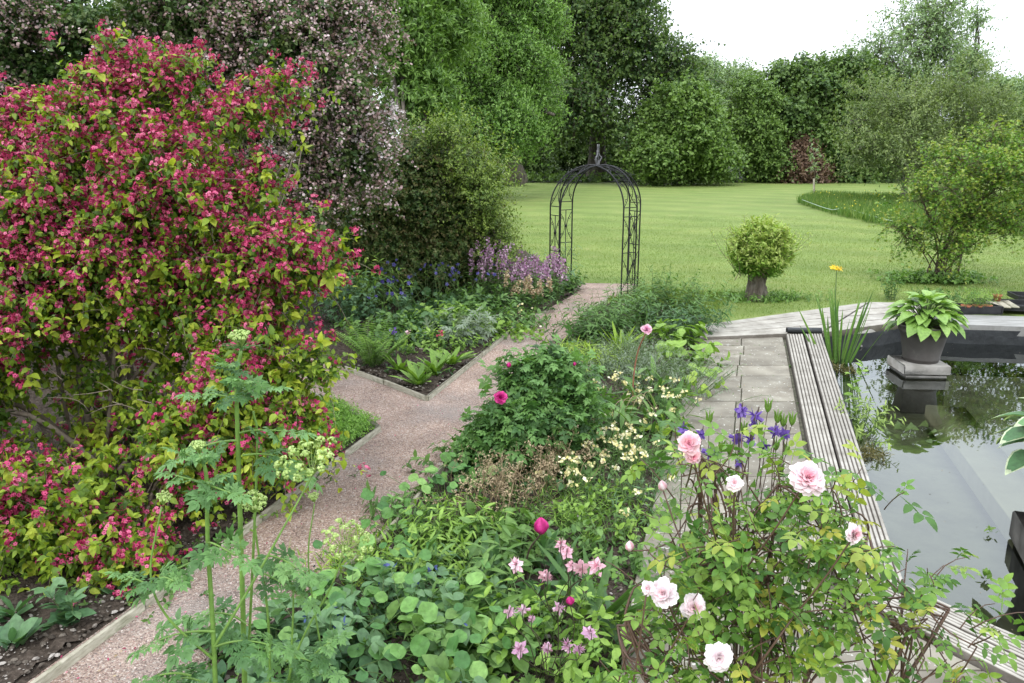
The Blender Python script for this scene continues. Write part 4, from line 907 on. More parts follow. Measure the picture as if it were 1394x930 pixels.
C, D, I = clump_points(r, wl, 1350, .72, .12, back=.75, sub=(17, .33, .55)); C2, D2, I2 = clump_points(r, sprayl, 200, .3, .1, back=.6, sub=(5, .6, .8))
C2z = C2
C = np.vstack([C, C2]); D = np.vstack([D, D2])
keep = np.linalg.norm((C - hollow)*np.array([.7, .5, 1.5]), axis=1) > .3
C, D = C[keep], D[keep]
core_ = hollow + np.array([0.1, .75, 0]) + r.uniform(-1, 1, (110, 3))*[.95, .3, .75]; core_ = core_[core_[:, 2] > .1]; C = np.vstack([C, core_]); D = np.vstack([D, np.tile([0, -1.0, .3], (len(core_), 1))])
per = 6; n = len(C)*per
B = np.repeat(C, per, 0) + r.standard_normal((n, 3))*.07; d = nrm(np.repeat(D, per, 0) + r.standard_normal((n, 3))*.55 + [0, 0, .12])
small = np.repeat(np.arange(len(C)) >= keep[:1350].sum(), per) if False else np.zeros(n, bool)
P = shoots(r, B, d, r.uniform(.16, .34, n), 7, .35)
nl = MB(); ca = np.repeat(r.standard_normal(len(C))*.16, per)
hgt = (P[:, 0, 2]/3.2).clip(0, 1)
lowb = P[:, 0, 2] < 1.25
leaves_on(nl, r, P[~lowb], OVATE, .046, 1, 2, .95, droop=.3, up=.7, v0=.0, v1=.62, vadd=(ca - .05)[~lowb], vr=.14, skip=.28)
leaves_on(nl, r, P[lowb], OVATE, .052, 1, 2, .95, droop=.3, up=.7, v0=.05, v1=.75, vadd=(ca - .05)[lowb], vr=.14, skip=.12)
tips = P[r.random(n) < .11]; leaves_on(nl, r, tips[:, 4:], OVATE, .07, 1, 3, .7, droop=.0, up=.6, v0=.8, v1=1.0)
tw = MB(); tubes(tw, P[::3], .003, .0015, 3)
for k in range(34):
    b = wbase + np.array([r.normal(0, .3), r.normal(0, .2), 0]); l = wl[k % len(wl)]; c = np.array(l[:3]); mid = b*.45 + c*.55 + [0, 0, .25]
    s = smooth_line([b, mid, c, c + (c - mid)*.4], 12); tubes(tw, s[None], r.uniform(.015, .03), .006, 6)
    J = np.argsort(np.linalg.norm(C - c, axis=1))[:120]; J = r.choice(J, 12, replace=False); s0 = s[r.integers(5, 12, 12)]; tt = np.linspace(0, 1, 6)[None, :, None]
    Q = s0[:, None]*(1 - tt) + C[J][:, None]*tt + r.standard_normal((12, 6, 3))*.012; tubes(tw, Q, .006, .003, 4)
for k in range(14):
    a = hollow + r.standard_normal(3)*[.2, .1, .12]; Q = shoots(r, a[None], rand_dirs(r, 1)*[1, .5, .6], .25, 6, .2, .15); tubes(tw, Q, .004, .0015, 4)
tw.build('branches', noisemat('pale_twig', [(.3, (.13, .10, .075)), (.7, (.27, .22, .17))], 20, bump=.2), wg); nl.build('foliage', M_wl, wg)
# flowers: clusters of small trumpets along the shoots
TRUMP_V = []; TRUMP_F = []
a6 = np.arange(5)/5*2*np.pi
V = [(.06*math.cos(a), .06*math.sin(a), -1.0) for a in a6] + [(.26*math.cos(a), .26*math.sin(a), -.1) for a in a6]
for a in a6: V += [(.72*math.cos(a - .42), .72*math.sin(a - .42), .16), (.98*math.cos(a), .98*math.sin(a), .05), (.72*math.cos(a + .42), .72*math.sin(a + .42), .16)]
Fq = [[i, (i + 1) % 5, 5 + (i + 1) % 5, 5 + i] for i in range(5)]; Ft = []; F5 = [[5 + i, 10 + 3*i, 11 + 3*i, 12 + 3*i] for i in range(5)]
for i in range(5): Ft += [[5 + i, 12 + 3*i, 5 + (i + 1) % 5], [12 + 3*i, 10 + 3*((i + 1) % 5), 5 + (i + 1) % 5]]
TRUMP = (np.array(V, float), [np.array(Fq), np.array(F5), np.array(Ft)], np.r_[np.full(5, -.35), np.full(5, .3), np.tile([0, .12, 0], 5)])
BUD = (np.array([(.16*math.cos(a)*s, .16*math.sin(a)*s, z) for z, s in ((-1, .4), (-.2, 1), (.35, .9)) for a in a6] + [(0, 0, .6)]), [np.array([[k*5 + i, k*5 + (i+1) % 5, k*5 + 5 + (i+1) % 5, k*5 + 5 + i] for k in range(2) for i in range(5)]), np.array([[10 + i, 10 + (i+1) % 5, 15] for i in range(5)])])
pf = np.where(P[:, 0, 2] > 1.7, .84, np.where(P[:, 0, 2] > 1.1, .66, .52))
pf[np.linalg.norm(P[:, 0] - hollow - [0.1, .75, 0], axis=1) < .8] = .05 
wv = np.sin(P[:, 0, 0]*5.1 + P[:, 0, 2]*3)*np.cos(P[:, 0, 2]*6.3 - P[:, 0, 0]*2)
cm = np.repeat(r.random(len(C)), per); has = (cm < pf + .42*wv) & (r.random(n) < .93) & (P[:, -1, 1] < P[:, 0, 1] + .12)
fc = P[has][np.arange(has.sum()), r.integers(2, 7, has.sum())] + np.repeat(D, per, 0)[has]*.035 + np.array([0, -.015, .015])
def cluster(mbf, mbb, pts, per_, rad):
    m = len(pts)*per_; o_ = nrm(r.standard_normal((m, 3)) + np.array([0, -.45, .35])); c = np.repeat(pts, per_, 0) + o_*rad*r.uniform(.5, 1.2, (m, 1)); z = nrm(o_ + r.standard_normal((m, 3))*.35); x = nrm(np.cross(z, rand_dirs(r, m))); y = np.cross(z, x)
    vv = (np.repeat(r.random(len(pts))*.45, per_) + r.random(m)*.5 + .05); bud = r.random(m) < .22
    mbf.inst(TRUMP, c[~bud], x[~bud], y[~bud], z[~bud], .0158*r.uniform(.75, 1.15, (~bud).sum()), vv[~bud])
    if bud.any(): mbb.inst(BUD, c[bud], x[bud], y[bud], z[bud], .017, vv[bud])
order = np.argsort(np.linalg.norm(fc - CAM, axis=1)); far_ = fc[order[::-1]]
showy = r.choice(len(fc), 90, replace=False); rest = np.setdiff1d(np.arange(len(fc)), showy)
mf = MB(); mbu = MB(); cluster(mf, mbu, fc[rest], 12, .042); mf.build('flowers', M_wf, wg)['kind'] = 'stuff'; mbu.build('buds', M_wb, wg)['kind'] = 'stuff'
for k in showy:
    mf = MB(); cluster(mf, mf, fc[k:k+1] + np.array([[0, -.03, .01]]), 16, .046); mf.build('flower_cluster', M_wf, wg)

# ================================================================== generic border plants
def stalks(B, D, L, K=7, droop=.25, wob=.06): return shoots(r, B, D, L, K, droop, wob)
def ring_base(c, n, rad, ry=None): return np.array(c) + np.column_stack([r.normal(0, rad, n), r.normal(0, ry or rad, n), np.zeros(n)])
def upright(name, label, cat, c, n, h, spread, T, leaf, mat, K=9, pairs=2, rad=.12, ry=None, lsp=.8, droop=.1, group='plants in the flower borders', stem=STEMG, sr=.004, prof=None, start=1, flowers=None, up=.5, v0=.1, v1=.9, ldroop=.2, lean=(0, 0)):
    t = thing(name, label, cat, c, group); B = ring_base(c, n, rad, ry); d = nrm(np.column_stack([(B[:, 0] - c[0])*spread/max(rad, .01) + r.normal(lean[0], .12, n), (B[:, 1] - c[1])*spread/max(ry or rad, .01) + r.normal(lean[1], .12, n), np.ones(n)]))
    P = stalks(B, d, h*r.uniform(.7, 1.1, n), K, droop); lf = MB(); leaves_on(lf, r, P, T, leaf, start, pairs, lsp, prof=prof, up=up, v0=v0, v1=v1, droop=ldroop); sm = MB(); tubes(sm, P, sr, sr*.5, 4)
    sm.build('stem', stem, t); lf.build('foliage', mat, t); return t, P
def rosette(name, label, cat, c, n, L, T, mat, group='plants in the flower borders', flat=.7, wid=1.0, size_v=.2):
    t = thing(name, label, cat, c, group); a = r.random(n)*6.28; e = r.uniform(.2, 1.35, n)**flat; ax = nrm(np.column_stack([np.cos(a)*np.cos(e), np.sin(a)*np.cos(e), np.sin(e)]))
    X, Y, Z = orient(r, ax, np.array([0, 0, 1.0]) + 0*ax, .2); mb = MB(); s = L*r.uniform(.6, 1.15, n); mb.inst(T, np.array(c) + r.standard_normal((n, 3))*[.02, .02, 0] + [0, 0, .02], X, Y, Z, np.stack([s*wid, s, s], 1), (r.random(n)*.7 + .15)); mb.build('foliage', mat, t); return t
def heads(t, P, name, mat, T, size, per, rad, frac=1.0, end=-1, zup=.6, flat=1.0):
    """flower heads at the shoot tips, each head a part of its own"""
    for tip in P[r.random(len(P)) < frac][:, end]:
        c = tip + r.standard_normal((per, 3))*rad*np.array([1, 1, flat]); z = nrm(r.standard_normal((per, 3))*.6 + [0, -.3, zup]); x = nrm(np.cross(z, rand_dirs(r, per))); mb = MB(); mb.inst(T, c, x, np.cross(z, x), z, size*r.uniform(.7, 1.2, per), r.random(per)); mb.build('flower_head', mat, t)
M_g1 = LM('border_leaf', [(.045, .10, .025), (.08, .17, .04), (.14, .25, .06)])
M_g2 = LM('bright_leaf', [(.08, .17, .025), (.15, .27, .04), (.24, .38, .07)])
M_g3 = LM('blue_green_leaf', [(.045, .11, .05), (.085, .18, .075), (.15, .26, .12)])
M_g4 = LM('grey_silver_leaf', [(.09, .13, .08), (.16, .21, .14), (.27, .33, .24)])
M_g5 = LM('deep_leaf', [(.03, .075, .03), (.055, .125, .045), (.09, .18, .06)])
M_lime = LM('lime_leaf', [(.12, .22, .02), (.2, .33, .03), (.3, .42, .06)])
M_tan = LM('dry_stem', [(.16, .11, .06), (.3, .22, .13), (.42, .33, .2)], trans=.1)
M_viol = LM('violet_petal', [(.07, .035, .20), (.15, .08, .36), (.29, .19, .52)], trans=.25, tint=(1, .9, 1.2))
M_blue = LM('blue_petal', [(.05, .045, .18), (.10, .085, .30), (.18, .16, .42)], trans=.2, tint=(1, 1, 1.2))
M_pink = LM('mauve_pink_petal', [(.30, .14, .27), (.44, .27, .39), (.60, .45, .54)], trans=.25, tint=(1.1, .8, 1))
M_pale = LM('pale_pink_petal', [(.62, .28, .36), (.74, .46, .54), (.82, .66, .70)], trans=.25, tint=(1.1, .9, .95))
M_mag = LM('magenta_petal', [(.28, .005, .09), (.45, .01, .16), (.6, .05, .26)], trans=.15, tint=(1, .5, .8))
M_cream = LM('cream_petal', [(.66, .58, .2), (.74, .68, .38), (.78, .74, .58)], trans=.2, tint=(1, 1, .8))
TALL = lambda t: .6 + .6*np.sin(np.pi*np.clip(t, 0, 1)**.7)
FERNP = joined([(diamond(.1), (0, 0), 0, 1.0)] + [(diamond(.3, .1, .3), (0, i/11), s*1.25, .17*(1 - i/13)) for i in range(1, 11) for s in (-1, 1)])

# --- border left of the path
c = G(508, 503); t = thing('fern', 'upright light green fern with arching fronds at the corner beside the red shrub', 'fern', c, 'plants in the flower borders')
n = 15; a = np.linspace(0, 6.28, n, False) + r.normal(0, .2, n); dd = np.column_stack([np.cos(a)*.75, np.sin(a)*.6, np.full(n, 1.0)]); P = shoots(r, c + r.standard_normal((n, 3))*[.03, .03, 0], dd, r.uniform(.7, .95, n), 26, .22, .03)
mb = MB(); leaves_on(mb, r, P, FERNP, .125, 3, 2, 1.15, flat=True, prof=lambda x: np.sin(np.pi*np.clip(x, 0, .985)**.75)**.6, up=.9, jit=.08, droop=.08, srnd=.05, v0=.2, v1=.8); mb.build('fronds', LM('fern_leaf', [(.10, .2, .03), (.17, .31, .05), (.27, .42, .09)]), t); mb = MB(); tubes(mb, P, .006, .002, 5); mb.build('stem', STEMG, t)
STRAP = leafshape(.10, ((.2, .6), (.5, 1), (.75, .95), (.92, .5)), .25, .22)
for (px, py, n_, L_, lb) in ((545, 510, 26, .36, 'rosette of strap leaves just right of the fern'), (570, 528, 30, .34, 'low strap leaved rosette with small dark flower heads nearest the bed corner'), (592, 515, 30, .42, 'taller bright strap leaved clump near the pale timber board'), (613, 500, 24, .40, 'upright broad strap leaved clump below the silver lupin leaves')):
    rosette('primula_plant', lb, 'plant', G(px, py), int(n_*.8), L_*.85, STRAP, M_g2, flat=.4)
def nod(c, s, down=.6):
    return c, s
AQ = joined([]) if False else None
# columbine flower: five spread sepals, five cupped petals with hooked spurs
def aquil():
    V = []; fs = []; k = 0; vv = []
    for i in range(5):
        a = 2*np.pi*i/5
        for (pt, ang, cup, s, dv, z0) in ((leafshape(.3, ((.3, .9), (.65, .9)), .1, -.1), a, -.12, 1.0, 0, 0), (leafshape(.34, ((.3, .7), (.75, 1)), -.3, .1), a + .63, -1.6, .62, .25, 0), (leafshape(.10, ((.3, 1), (.7, .5)), .6, .5), a + .63, 2.2, .85, -.25, .02)):
            X = np.array([math.cos(ang), math.sin(ang), 0]); Y = nrm(np.array([-math.sin(ang), math.cos(ang), cup])); Z = np.cross(X, Y); tv = pt[0]*s
            V.append(tv[:, :1]*X + tv[:, 1:2]*Y + tv[:, 2:]*Z + [0, 0, z0]); fs += [f + k for f in pt[1]]; k += len(tv); vv += [dv]*len(tv)
    by = {}
    for f in fs: by.setdefault(f.shape[1], []).append(f)
    return np.concatenate(V), [np.concatenate(x) for x in by.values()], np.array(vv)
AQ = aquil()
def columbine(label, c, n, h, mat, fsize, spread=.5, rad=.08, leaf=M_g3, group='columbines in the borders', fmax=60, each=True):
    t = thing('columbine', label, 'flowering plant', c, group); B = ring_base(c, n, rad); d = nrm(np.column_stack([r.normal(0, spread*.5, n), r.normal(0, spread*.5, n), np.ones(n)])); P = stalks(B, d, h*r.uniform(.75, 1.1, n), 9, .08)
    sm = MB(); tubes(sm, P, .0035, .002, 4); q = []
    for j in range(2):
        s0 = P[:, 6]; e = s0 + nrm(r.standard_normal((n, 3))*[1, 1, .3] + [0, 0, .8])*h*.2*r.uniform(.6, 1.2, (n, 1)); tt = np.linspace(0, 1, 5)[None, :, None]; Q = s0[:, None]*(1 - tt) + e[:, None]*tt; tubes(sm, Q, .002, .0015, 3); q.append(e)
    q.append(P[:, -1]); q = np.concatenate(q)[:fmax]; sm.build('stem', STEMG, t)
    lf = MB(); nb = int(n*2.2); Bl = ring_base(c, nb, rad*1.3); Pl = shoots(r, Bl, r.standard_normal((nb, 3))*[.8, .8, .1] + [0, 0, .8], h*.42, 5, .3); tubes(lf, Pl, .002, .0015, 3, .4)
    leaves_on(lf, r, Pl, lobed([(-1.3, .5), (-.6, .55), (0, .6), (.6, .55), (1.3, .5)], .4, (0, .35)), .07*h/.6, 3, 3, .9, v0=.2, v1=.8); lf.build('foliage', leaf, t)
    for p in q:
        mb = MB(); z = nrm(np.array([r.normal(0, .5), r.normal(-.1, .5), -.55])) * -1 if r.random() < .7 else nrm(np.array([r.normal(0, .6), -1, .3])); x = nrm(np.cross(z, rand_dirs(r, 1)[0])); mb.inst(AQ, p[None], x[None], np.cross(z, x)[None], z[None], fsize*r.uniform(.75, 1.15), r.uniform(.3, .8)); mb.build('flower', mat, t)
    return t
for (px, py, n_, h, lb) in ((560, 432, 11, .98, 'dark blue columbine in front of the russet shrub'), (592, 428, 12, 1.0, 'blue violet columbine in the middle of the border, leaning to the path'), (636, 425, 11, .98, 'dusky blue columbine beside the tall mauve flower spikes'), (530, 440, 7, .8, 'smaller slate blue columbine behind the fern'), (664, 412, 11, 1.0, 'deep violet columbine mixed into the mauve spikes')):
    columbine(lb, G(px, py), n_, h, M_blue, .036, .7, .2, fmax=15)
upright('lupin', 'silvery lupin foliage with divided leaves between the columbines and the path', 'plant', G(632, 470), 14, .5, .5, CUTL, .14, M_g4, rad=.12)
# honesty/dame's rocket mauve spikes
def spikes(label, c, n, h, mat, rad, ry, fl=.03, name='flowering_spike_plant', seedpods=False):
    t = thing(name, label, 'flowering plant', c, 'plants in the flower borders'); B = ring_base(c, n, rad, ry); P = stalks(B, np.column_stack([r.normal(.05, .12, n), r.normal(0, .12, n), np.ones(n)]), h*r.uniform(.65, 1.1, n), 14, .04, .04)
    sm = MB(); tubes(sm, P, .005, .003, 4); sm.build('stem', STEMG, t); lf = MB(); leaves_on(lf, r, P[:, :9], LANCE, .13, 1, 2, .8, v0=0, v1=.9); lf.build('foliage', M_g1, t)
    top_ = P[:, 8:]; tt = np.linspace(0, 1, 16); Q = np.stack([np.array([np.interp(tt*5, np.arange(6), top_[i, :, k]) for k in range(3)]).T for i in range(n)]); q = Q.reshape(-1, 3); q = np.repeat(q, 3, 0) + r.standard_normal((len(q)*3, 3))*[.022, .022, .012]; m = len(q)
    z = nrm(r.standard_normal((m, 3)) + [0, -.5, .2]); x = nrm(np.cross(z, rand_dirs(r, m))); mb = MB(); mb.inst(FLORET, q, x, np.cross(z, x), z, fl*r.uniform(.4, .8, m), r.random(m)); mb.build('flowers', mat, t)
spikes('dense clump of tall mauve pink flower spikes nearest the left legs of the arch', G(738, 410), 24, .84, M_pink, .2, .18)
spikes('mauve pink flower spikes at the middle of the clump, tallest ones reaching above it', G(700, 418), 22, 1.02, M_pink, .26, .2)
spikes('looser mauve spikes at the left of the clump beside the russet shrub', G(664, 418), 16, 1.1, M_pink, .2, .2)
M_salm = LM('salmon_bell', [(.34, .22, .15), (.48, .36, .24), (.52, .45, .30)], trans=.2)
spikes('pale salmon cream seed spikes in front of the mauve flowers by the path edge', G(715, 428), 11, .66, M_salm, .22, .1, .03)
upright('euphorbia_plant', 'grey green spiky leaved plant just behind the mauve spikes by the arch', 'plant', G(728, 396), 16, .95, .3, LANCE, .1, M_g3, K=14, rad=.25)
upright('leafy_perennial', 'yellow green foliage mound along the timber board below the mauve spikes', 'plant', G(672, 458), 46, .26, .9, lobed([(-1.3, .45), (-.6, .5), (0, .6), (.6, .5), (1.3, .45)], .35, (0, .35)), .075, M_g2, K=5, rad=.2)
upright('leafy_perennial', 'dark green geranium mound with tiny white flowers near the path bend', 'plant', G(700, 446), 50, .3, .8, BROAD, .06, M_g1, K=5, rad=.2)
tt_, P = upright('leafy_perennial', 'low spreading green plant with white specks beside the mauve spikes', 'plant', G(690, 440), 26, .28, .8, OVAL, .055, M_g1, K=5, rad=.16); heads(tt_, P, 'flowers', M_cream, TINY5, .016, 3, .03, .5)
for (px, py, n_, h, T_, L_, m_, lb) in (
    (500, 420, 40, .75, LANCE, .13, M_g1, 'green lance leaved stems between the red shrub and the russet shrub'),
    (525, 400, 40, .8, OVAL, .07, M_g5, 'dark leafy perennial at the foot of the russet shrub'),
    (480, 440, 46, .65, OVAL, .08, M_g3, 'blue green leafy clump behind the fern next to the crimson flowers'),
    (565, 462, 44, .3, BROAD, .08, M_g5, 'dark green leafy clump right behind the strap leaved rosettes'),
    (610, 452, 44, .34, OVAL, .08, M_g1, 'mid green leafy clump under the blue columbines'),
    (645, 445, 36, .28, BROAD, .08, M_g1, 'leafy clump left of the yellow green mound'),
    (545, 405, 40, .5, BROAD, .09, M_g5, 'broad dark leaves in the shade of the russet shrub'),
    (625, 395, 36, .6, LANCE, .12, M_g1, 'lance leaved stems between the columbines and the open lawn'),
    (600, 478, 36, .26, OVAL, .06, M_g1, 'low green weeds between the silver lupin and the rosettes'),
    (520, 470, 36, .3, BROAD, .07, M_g5, 'shaded low foliage directly behind the fern fronds'),
    (760, 398, 40, .3, BROAD, .07, M_g5, 'low dark leafy mound at the foot of the left arch leg'),
    (655, 432, 30, .4, OVAL, .08, M_g1, 'leafy greenery below the loose mauve spikes')):
    upright('leafy_perennial', lb, 'plant', G(px, py), int(n_*1.25), h*1.3, .4, T_, L_, {M_g1: M_g2, M_g5: M_g1}.get(m_, m_) if px % 2 == 0 else m_, rad=.2, K=9)
# red/violet little flowers by the fern
M_red = LM('primula_red', [(.3, .02, .05), (.45, .06, .12)], trans=.1)
for (px, py, m_, lb) in ((535, 500, M_viol, 'short mauve flower spike on a thin stem right of the fern'), (556, 500, M_pale, 'red and lilac candelabra flower stem above the rosettes'), (598, 500, M_red, 'small red flower stem at the silver lupin')):
    c = G(px, py); t = thing('candelabra_primula', lb, 'flowering plant', c, 'small flower stems by the fern'); P = stalks(c[None], [[.05, 0, 1]], np.array([.44]), 10, .02); mb = MB(); tubes(mb, P, .004, .003, 4); mb.build('stem', STEMG, t); heads(t, P, 'flowers', m_, FLORET, .018, 10, .022)

# --- bright mat plant and small weeds in the left bed
matp = [G(x, y) for x, y in ((511, 584), (455, 552), (405, 560), (385, 600), (400, 650), (440, 632))]
n = 2600; q = strew(r, matp, n); c = G(455, 590); B = np.column_stack([q, np.full(n, .03)]); P = shoots(r, B, r.standard_normal((n, 3))*[.7, .7, .2] + [0, 0, 1], r.uniform(.07, .17, n), 6, .3); mb = MB(); leaves_on(mb, r, P, OVAL, .018, 1, 3, .95, v0=.1, v1=.95)
single('mat_forming_plant', mb, LM('mat_leaf', [(.08, .19, .03), (.15, .31, .04), (.26, .44, .08)]), 'bright green mat of tiny leaves filling the pointed bed corner at the path fork', 'plant', c)
for (px, py, n_, L_, lb) in ((92, 855, 12, .16, 'seedling rosette with paddle leaves below the red shrub'), (25, 885, 14, .2, 'larger grey green seedling at the bottom left corner of the bare soil'), (20, 845, 10, .17, 'seedling half under the red flowers at the left edge'), (160, 815, 9, .09, 'tiny weed between the red shrub and the timber board')):
    t = rosette('foxglove_seedling', lb, 'plant', G(px, py), n_, L_, leafshape(.22, ((.25, .5), (.6, 1), (.85, .7)), .2, .15), M_g3, 'seedlings in the bare soil')
upright('foxglove_seedling', 'upright leafy seedling with stacked pale leaves close to the timber board', 'plant', G(100, 850), 3, .3, .1, OVAL, .09, M_g3, rad=.02, group='seedlings in the bare soil')
upright('leafy_weed', 'sprawling green weeds at the foot of the red shrub by the timber board', 'weeds', G(215, 785), 60, .13, 1.0, OVAL, .035, M_g1, K=5, rad=.16)
upright('leafy_weed', 'thin feathery weeds beside the red shrub where the umbel flower overlaps it', 'weeds', G(335, 690), 30, .16, .8, OVAL, .04, M_g2, K=5, rad=.14)
upright('leafy_weed', 'dark low weeds below the crimson flowers near the mat plant', 'weeds', G(400, 655), 40, .14, .9, OVAL, .035, M_g1, K=5, rad=.16)

# ================================================================== MIDDLE BED
ph = 'leafy perennials in the middle bed'
for (px, py, n_, h, lb, m_) in (
    (806, 468, 34, .55, 'dark green lance leaved phlox clump bulging over the path edge', M_g1),
    (835, 462, 30, .60, 'lance leaved phlox clump right of the darkest one', M_g1),
    (872, 440, 28, .70, 'phlox clump in front of the right arch legs', M_g1),
    (905, 440, 30, .72, 'tall fresh phlox stems against the lawn', M_g1),
    (940, 445, 28, .66, 'phlox stems at the corner of the pale deck boards', M_g1),
    (925, 462, 26, .5, 'phlox stems behind the pink peony', M_g5)):
    upright('phlox_clump', lb, 'plant', G(px, py), n_, h*1.12, .22, LANCE, .11, m_, K=12, droop=.03, rad=.16, group=ph, prof=TALL)
rosette('iris_clump', 'small fan of bright sword leaves between phlox and lavender', 'plant', G(842, 480), 16, .42, leafshape(.06, ((.4, 1), (.8, .7)), .3, .05), M_lime, flat=.35)
rosette('iris_clump', 'second smaller fan of sword leaves near the peony', 'plant', G(858, 482), 10, .32, leafshape(.06, ((.4, 1), (.8, .7)), .3, .05), M_g2, flat=.35)
for (px, py, rad, n_, lb) in ((835, 515, .24, 150, 'grey green lavender mound left of the peony stem'), (905, 535, .24, 150, 'grey green lavender mound next to the flagstones'), (870, 505, .18, 90, 'smaller lavender mound behind the other two')):
    upright('lavender_bush', lb, 'shrub', G(px, py), n_, .5, .55, LINEAR, .05, M_g4, K=10, pairs=3, rad=rad, sr=.003, start=3, group='lavender mounds')
upright('leafy_perennial', 'lime green grassy tuft behind the magenta rose bush', 'plant', G(790, 505), 110, .3, .4, LINEAR, .16, M_lime, K=5, rad=.2)
upright('leafy_perennial', 'yellow green broad leaves overhanging the flagstones by the lavender', 'plant', G(938, 505), 14, .36, .7, BROAD, .13, M_g2, K=5, rad=.1)
upright('leafy_perennial', 'bright upright leaves between the phlox and the lime green leaves', 'plant', G(925, 478), 20, .4, .5, BROAD, .12, M_g2, K=5, rad=.12)
upright('leafy_perennial', 'pale lime sprig reaching over the paving edge', 'plant', G(940, 540), 9, .26, .8, BROAD, .10, M_lime, K=4, rad=.06)
upright('leafy_perennial', 'small lime leaved plant on the soil edge below the wallflowers', 'plant', G(905, 600), 10, .2, .7, BROAD, .09, M_lime, K=4, rad=.06)
for (px, py, n_, L_, lb) in ((838, 590, 18, .36, 'broad glossy peony leaves below the pink bud stem'), (800, 610, 16, .34, 'broad dark leaves right of the magenta rose bush'), (870, 560, 14, .3, 'broad leaves in front of the lavender')):
    upright('peony_foliage_plant', lb, 'plant', G(px, py), n_, .42, .8, LANCE, .2, M_g1, K=5, rad=.1, group='peony leaves')

# blooms
def petal_grid(w=.9, h=1.0, n=4, m=5, cup=.35, curl=.2):
    V = []; 
    for j in range(m):
        t = j/(m - 1); hw = w/2*(.25 + .75*math.sin(math.pi*(.08 + .62*t)))*(1 if t < .95 else .8)
        for i in range(n + 1):
            s = i/n*2 - 1; V.append((s*hw, t*h*(1 - .07*s*s + (.04*math.cos(s*5) if t == 1 else 0)), cup*s*s*hw + curl*(t - .45)**2*(-1 if t > .45 else 0)*2.0))
    q = [[j*(n+1) + i, j*(n+1) + i + 1, (j+1)*(n+1) + i + 1, (j+1)*(n+1) + i] for j in range(m - 1) for i in range(n)]
    return np.array(V, float), [np.array(q)]
PET = petal_grid(); PETW = petal_grid(1.0, 1.0, 6, 6, .5, .35)
def bloom(parent, c, face, rad, mat, rings=6, n0=5, open_=1.0, name='bloom', tone=(.2, .9), seed=0, ruffle=.12):
    q = np.random.default_rng(seed); mb = MB(); f = nrm(np.array(face, float)); x0 = nrm(np.cross(f, [0.3, .2, 1])); y0 = np.cross(f, x0)
    for k in range(rings):
        u = k/(rings - 1); n = n0 + k; el = (1.35 - 1.25*u*open_); L = rad*(.42 + .62*u)
        for i in range(n):
            a = 2*np.pi*(i + .5*(k % 2))/n + q.normal(0, .12); rd = math.cos(a)*x0 + math.sin(a)*y0; e = el + q.normal(0, ruffle); Y = nrm(rd*math.cos(e) + f*math.sin(e)); X = nrm(np.cross(Y, f) + .15*q.standard_normal(3)); Z = np.cross(X, Y); 
            if Z@f < 0: Z = -Z
            mb.inst(PETW, (np.array(c) + rd*rad*.06*u - f*rad*.25*u)[None], X[None], Y[None], Z[None], np.array([[L*q.uniform(.75, 1.0), L*q.uniform(.88, 1.08), L*.8]]), np.clip(tone[0] + (tone[1] - tone[0])*u + q.normal(0, .07), 0, 1))
    o = mb.build(name, mat, parent); return o
def budshape(parent, c, ax, L, mat, name='bud', w=.42, seed=1):
    q = np.random.default_rng(seed); ax = nrm(np.array(ax, float)); x = nrm(np.cross(ax, [.3, .9, .1])); y = np.cross(ax, x); mb = MB(); K, S = 11, 20; V = []; vv = []
    for k in range(K):
        t = k/(K - 1); rad = L*w*(math.sin(math.pi*min(1, t*.92 + .06))**.75)*(1.12 - .35*t)
        for i in range(S):
            a = 2*math.pi*i/S + t*1.3; ru = 1 + .09*math.sin(a*3.5 + k*.35) + .04*math.sin(a*7); V.append(np.array(c) + ax*L*t + (x*math.cos(a) + y*math.sin(a))*rad*ru); vv.append(.45 + .35*math.sin(a*3.5 + k*.35) + q.normal(0, .05))
    mb.add(V, [[[k*S + i, k*S + (i+1) % S, (k+1)*S + (i+1) % S, (k+1)*S + i] for k in range(K - 1) for i in range(S)], ], np.clip(vv, 0, 1)); mb.build(name, mat, parent)
    sp = MB(); n = 5; a = np.arange(n)*1.2566; Y = nrm(np.cos(a)[:, None]*x + np.sin(a)[:, None]*y + ax*.9); X = nrm(np.cross(Y, ax)); sp.inst(LANCE, np.repeat(np.array(c)[None], n, 0), X, Y, np.cross(X, Y), L*.6, .5); sp.build('sepals', M_g1, parent)
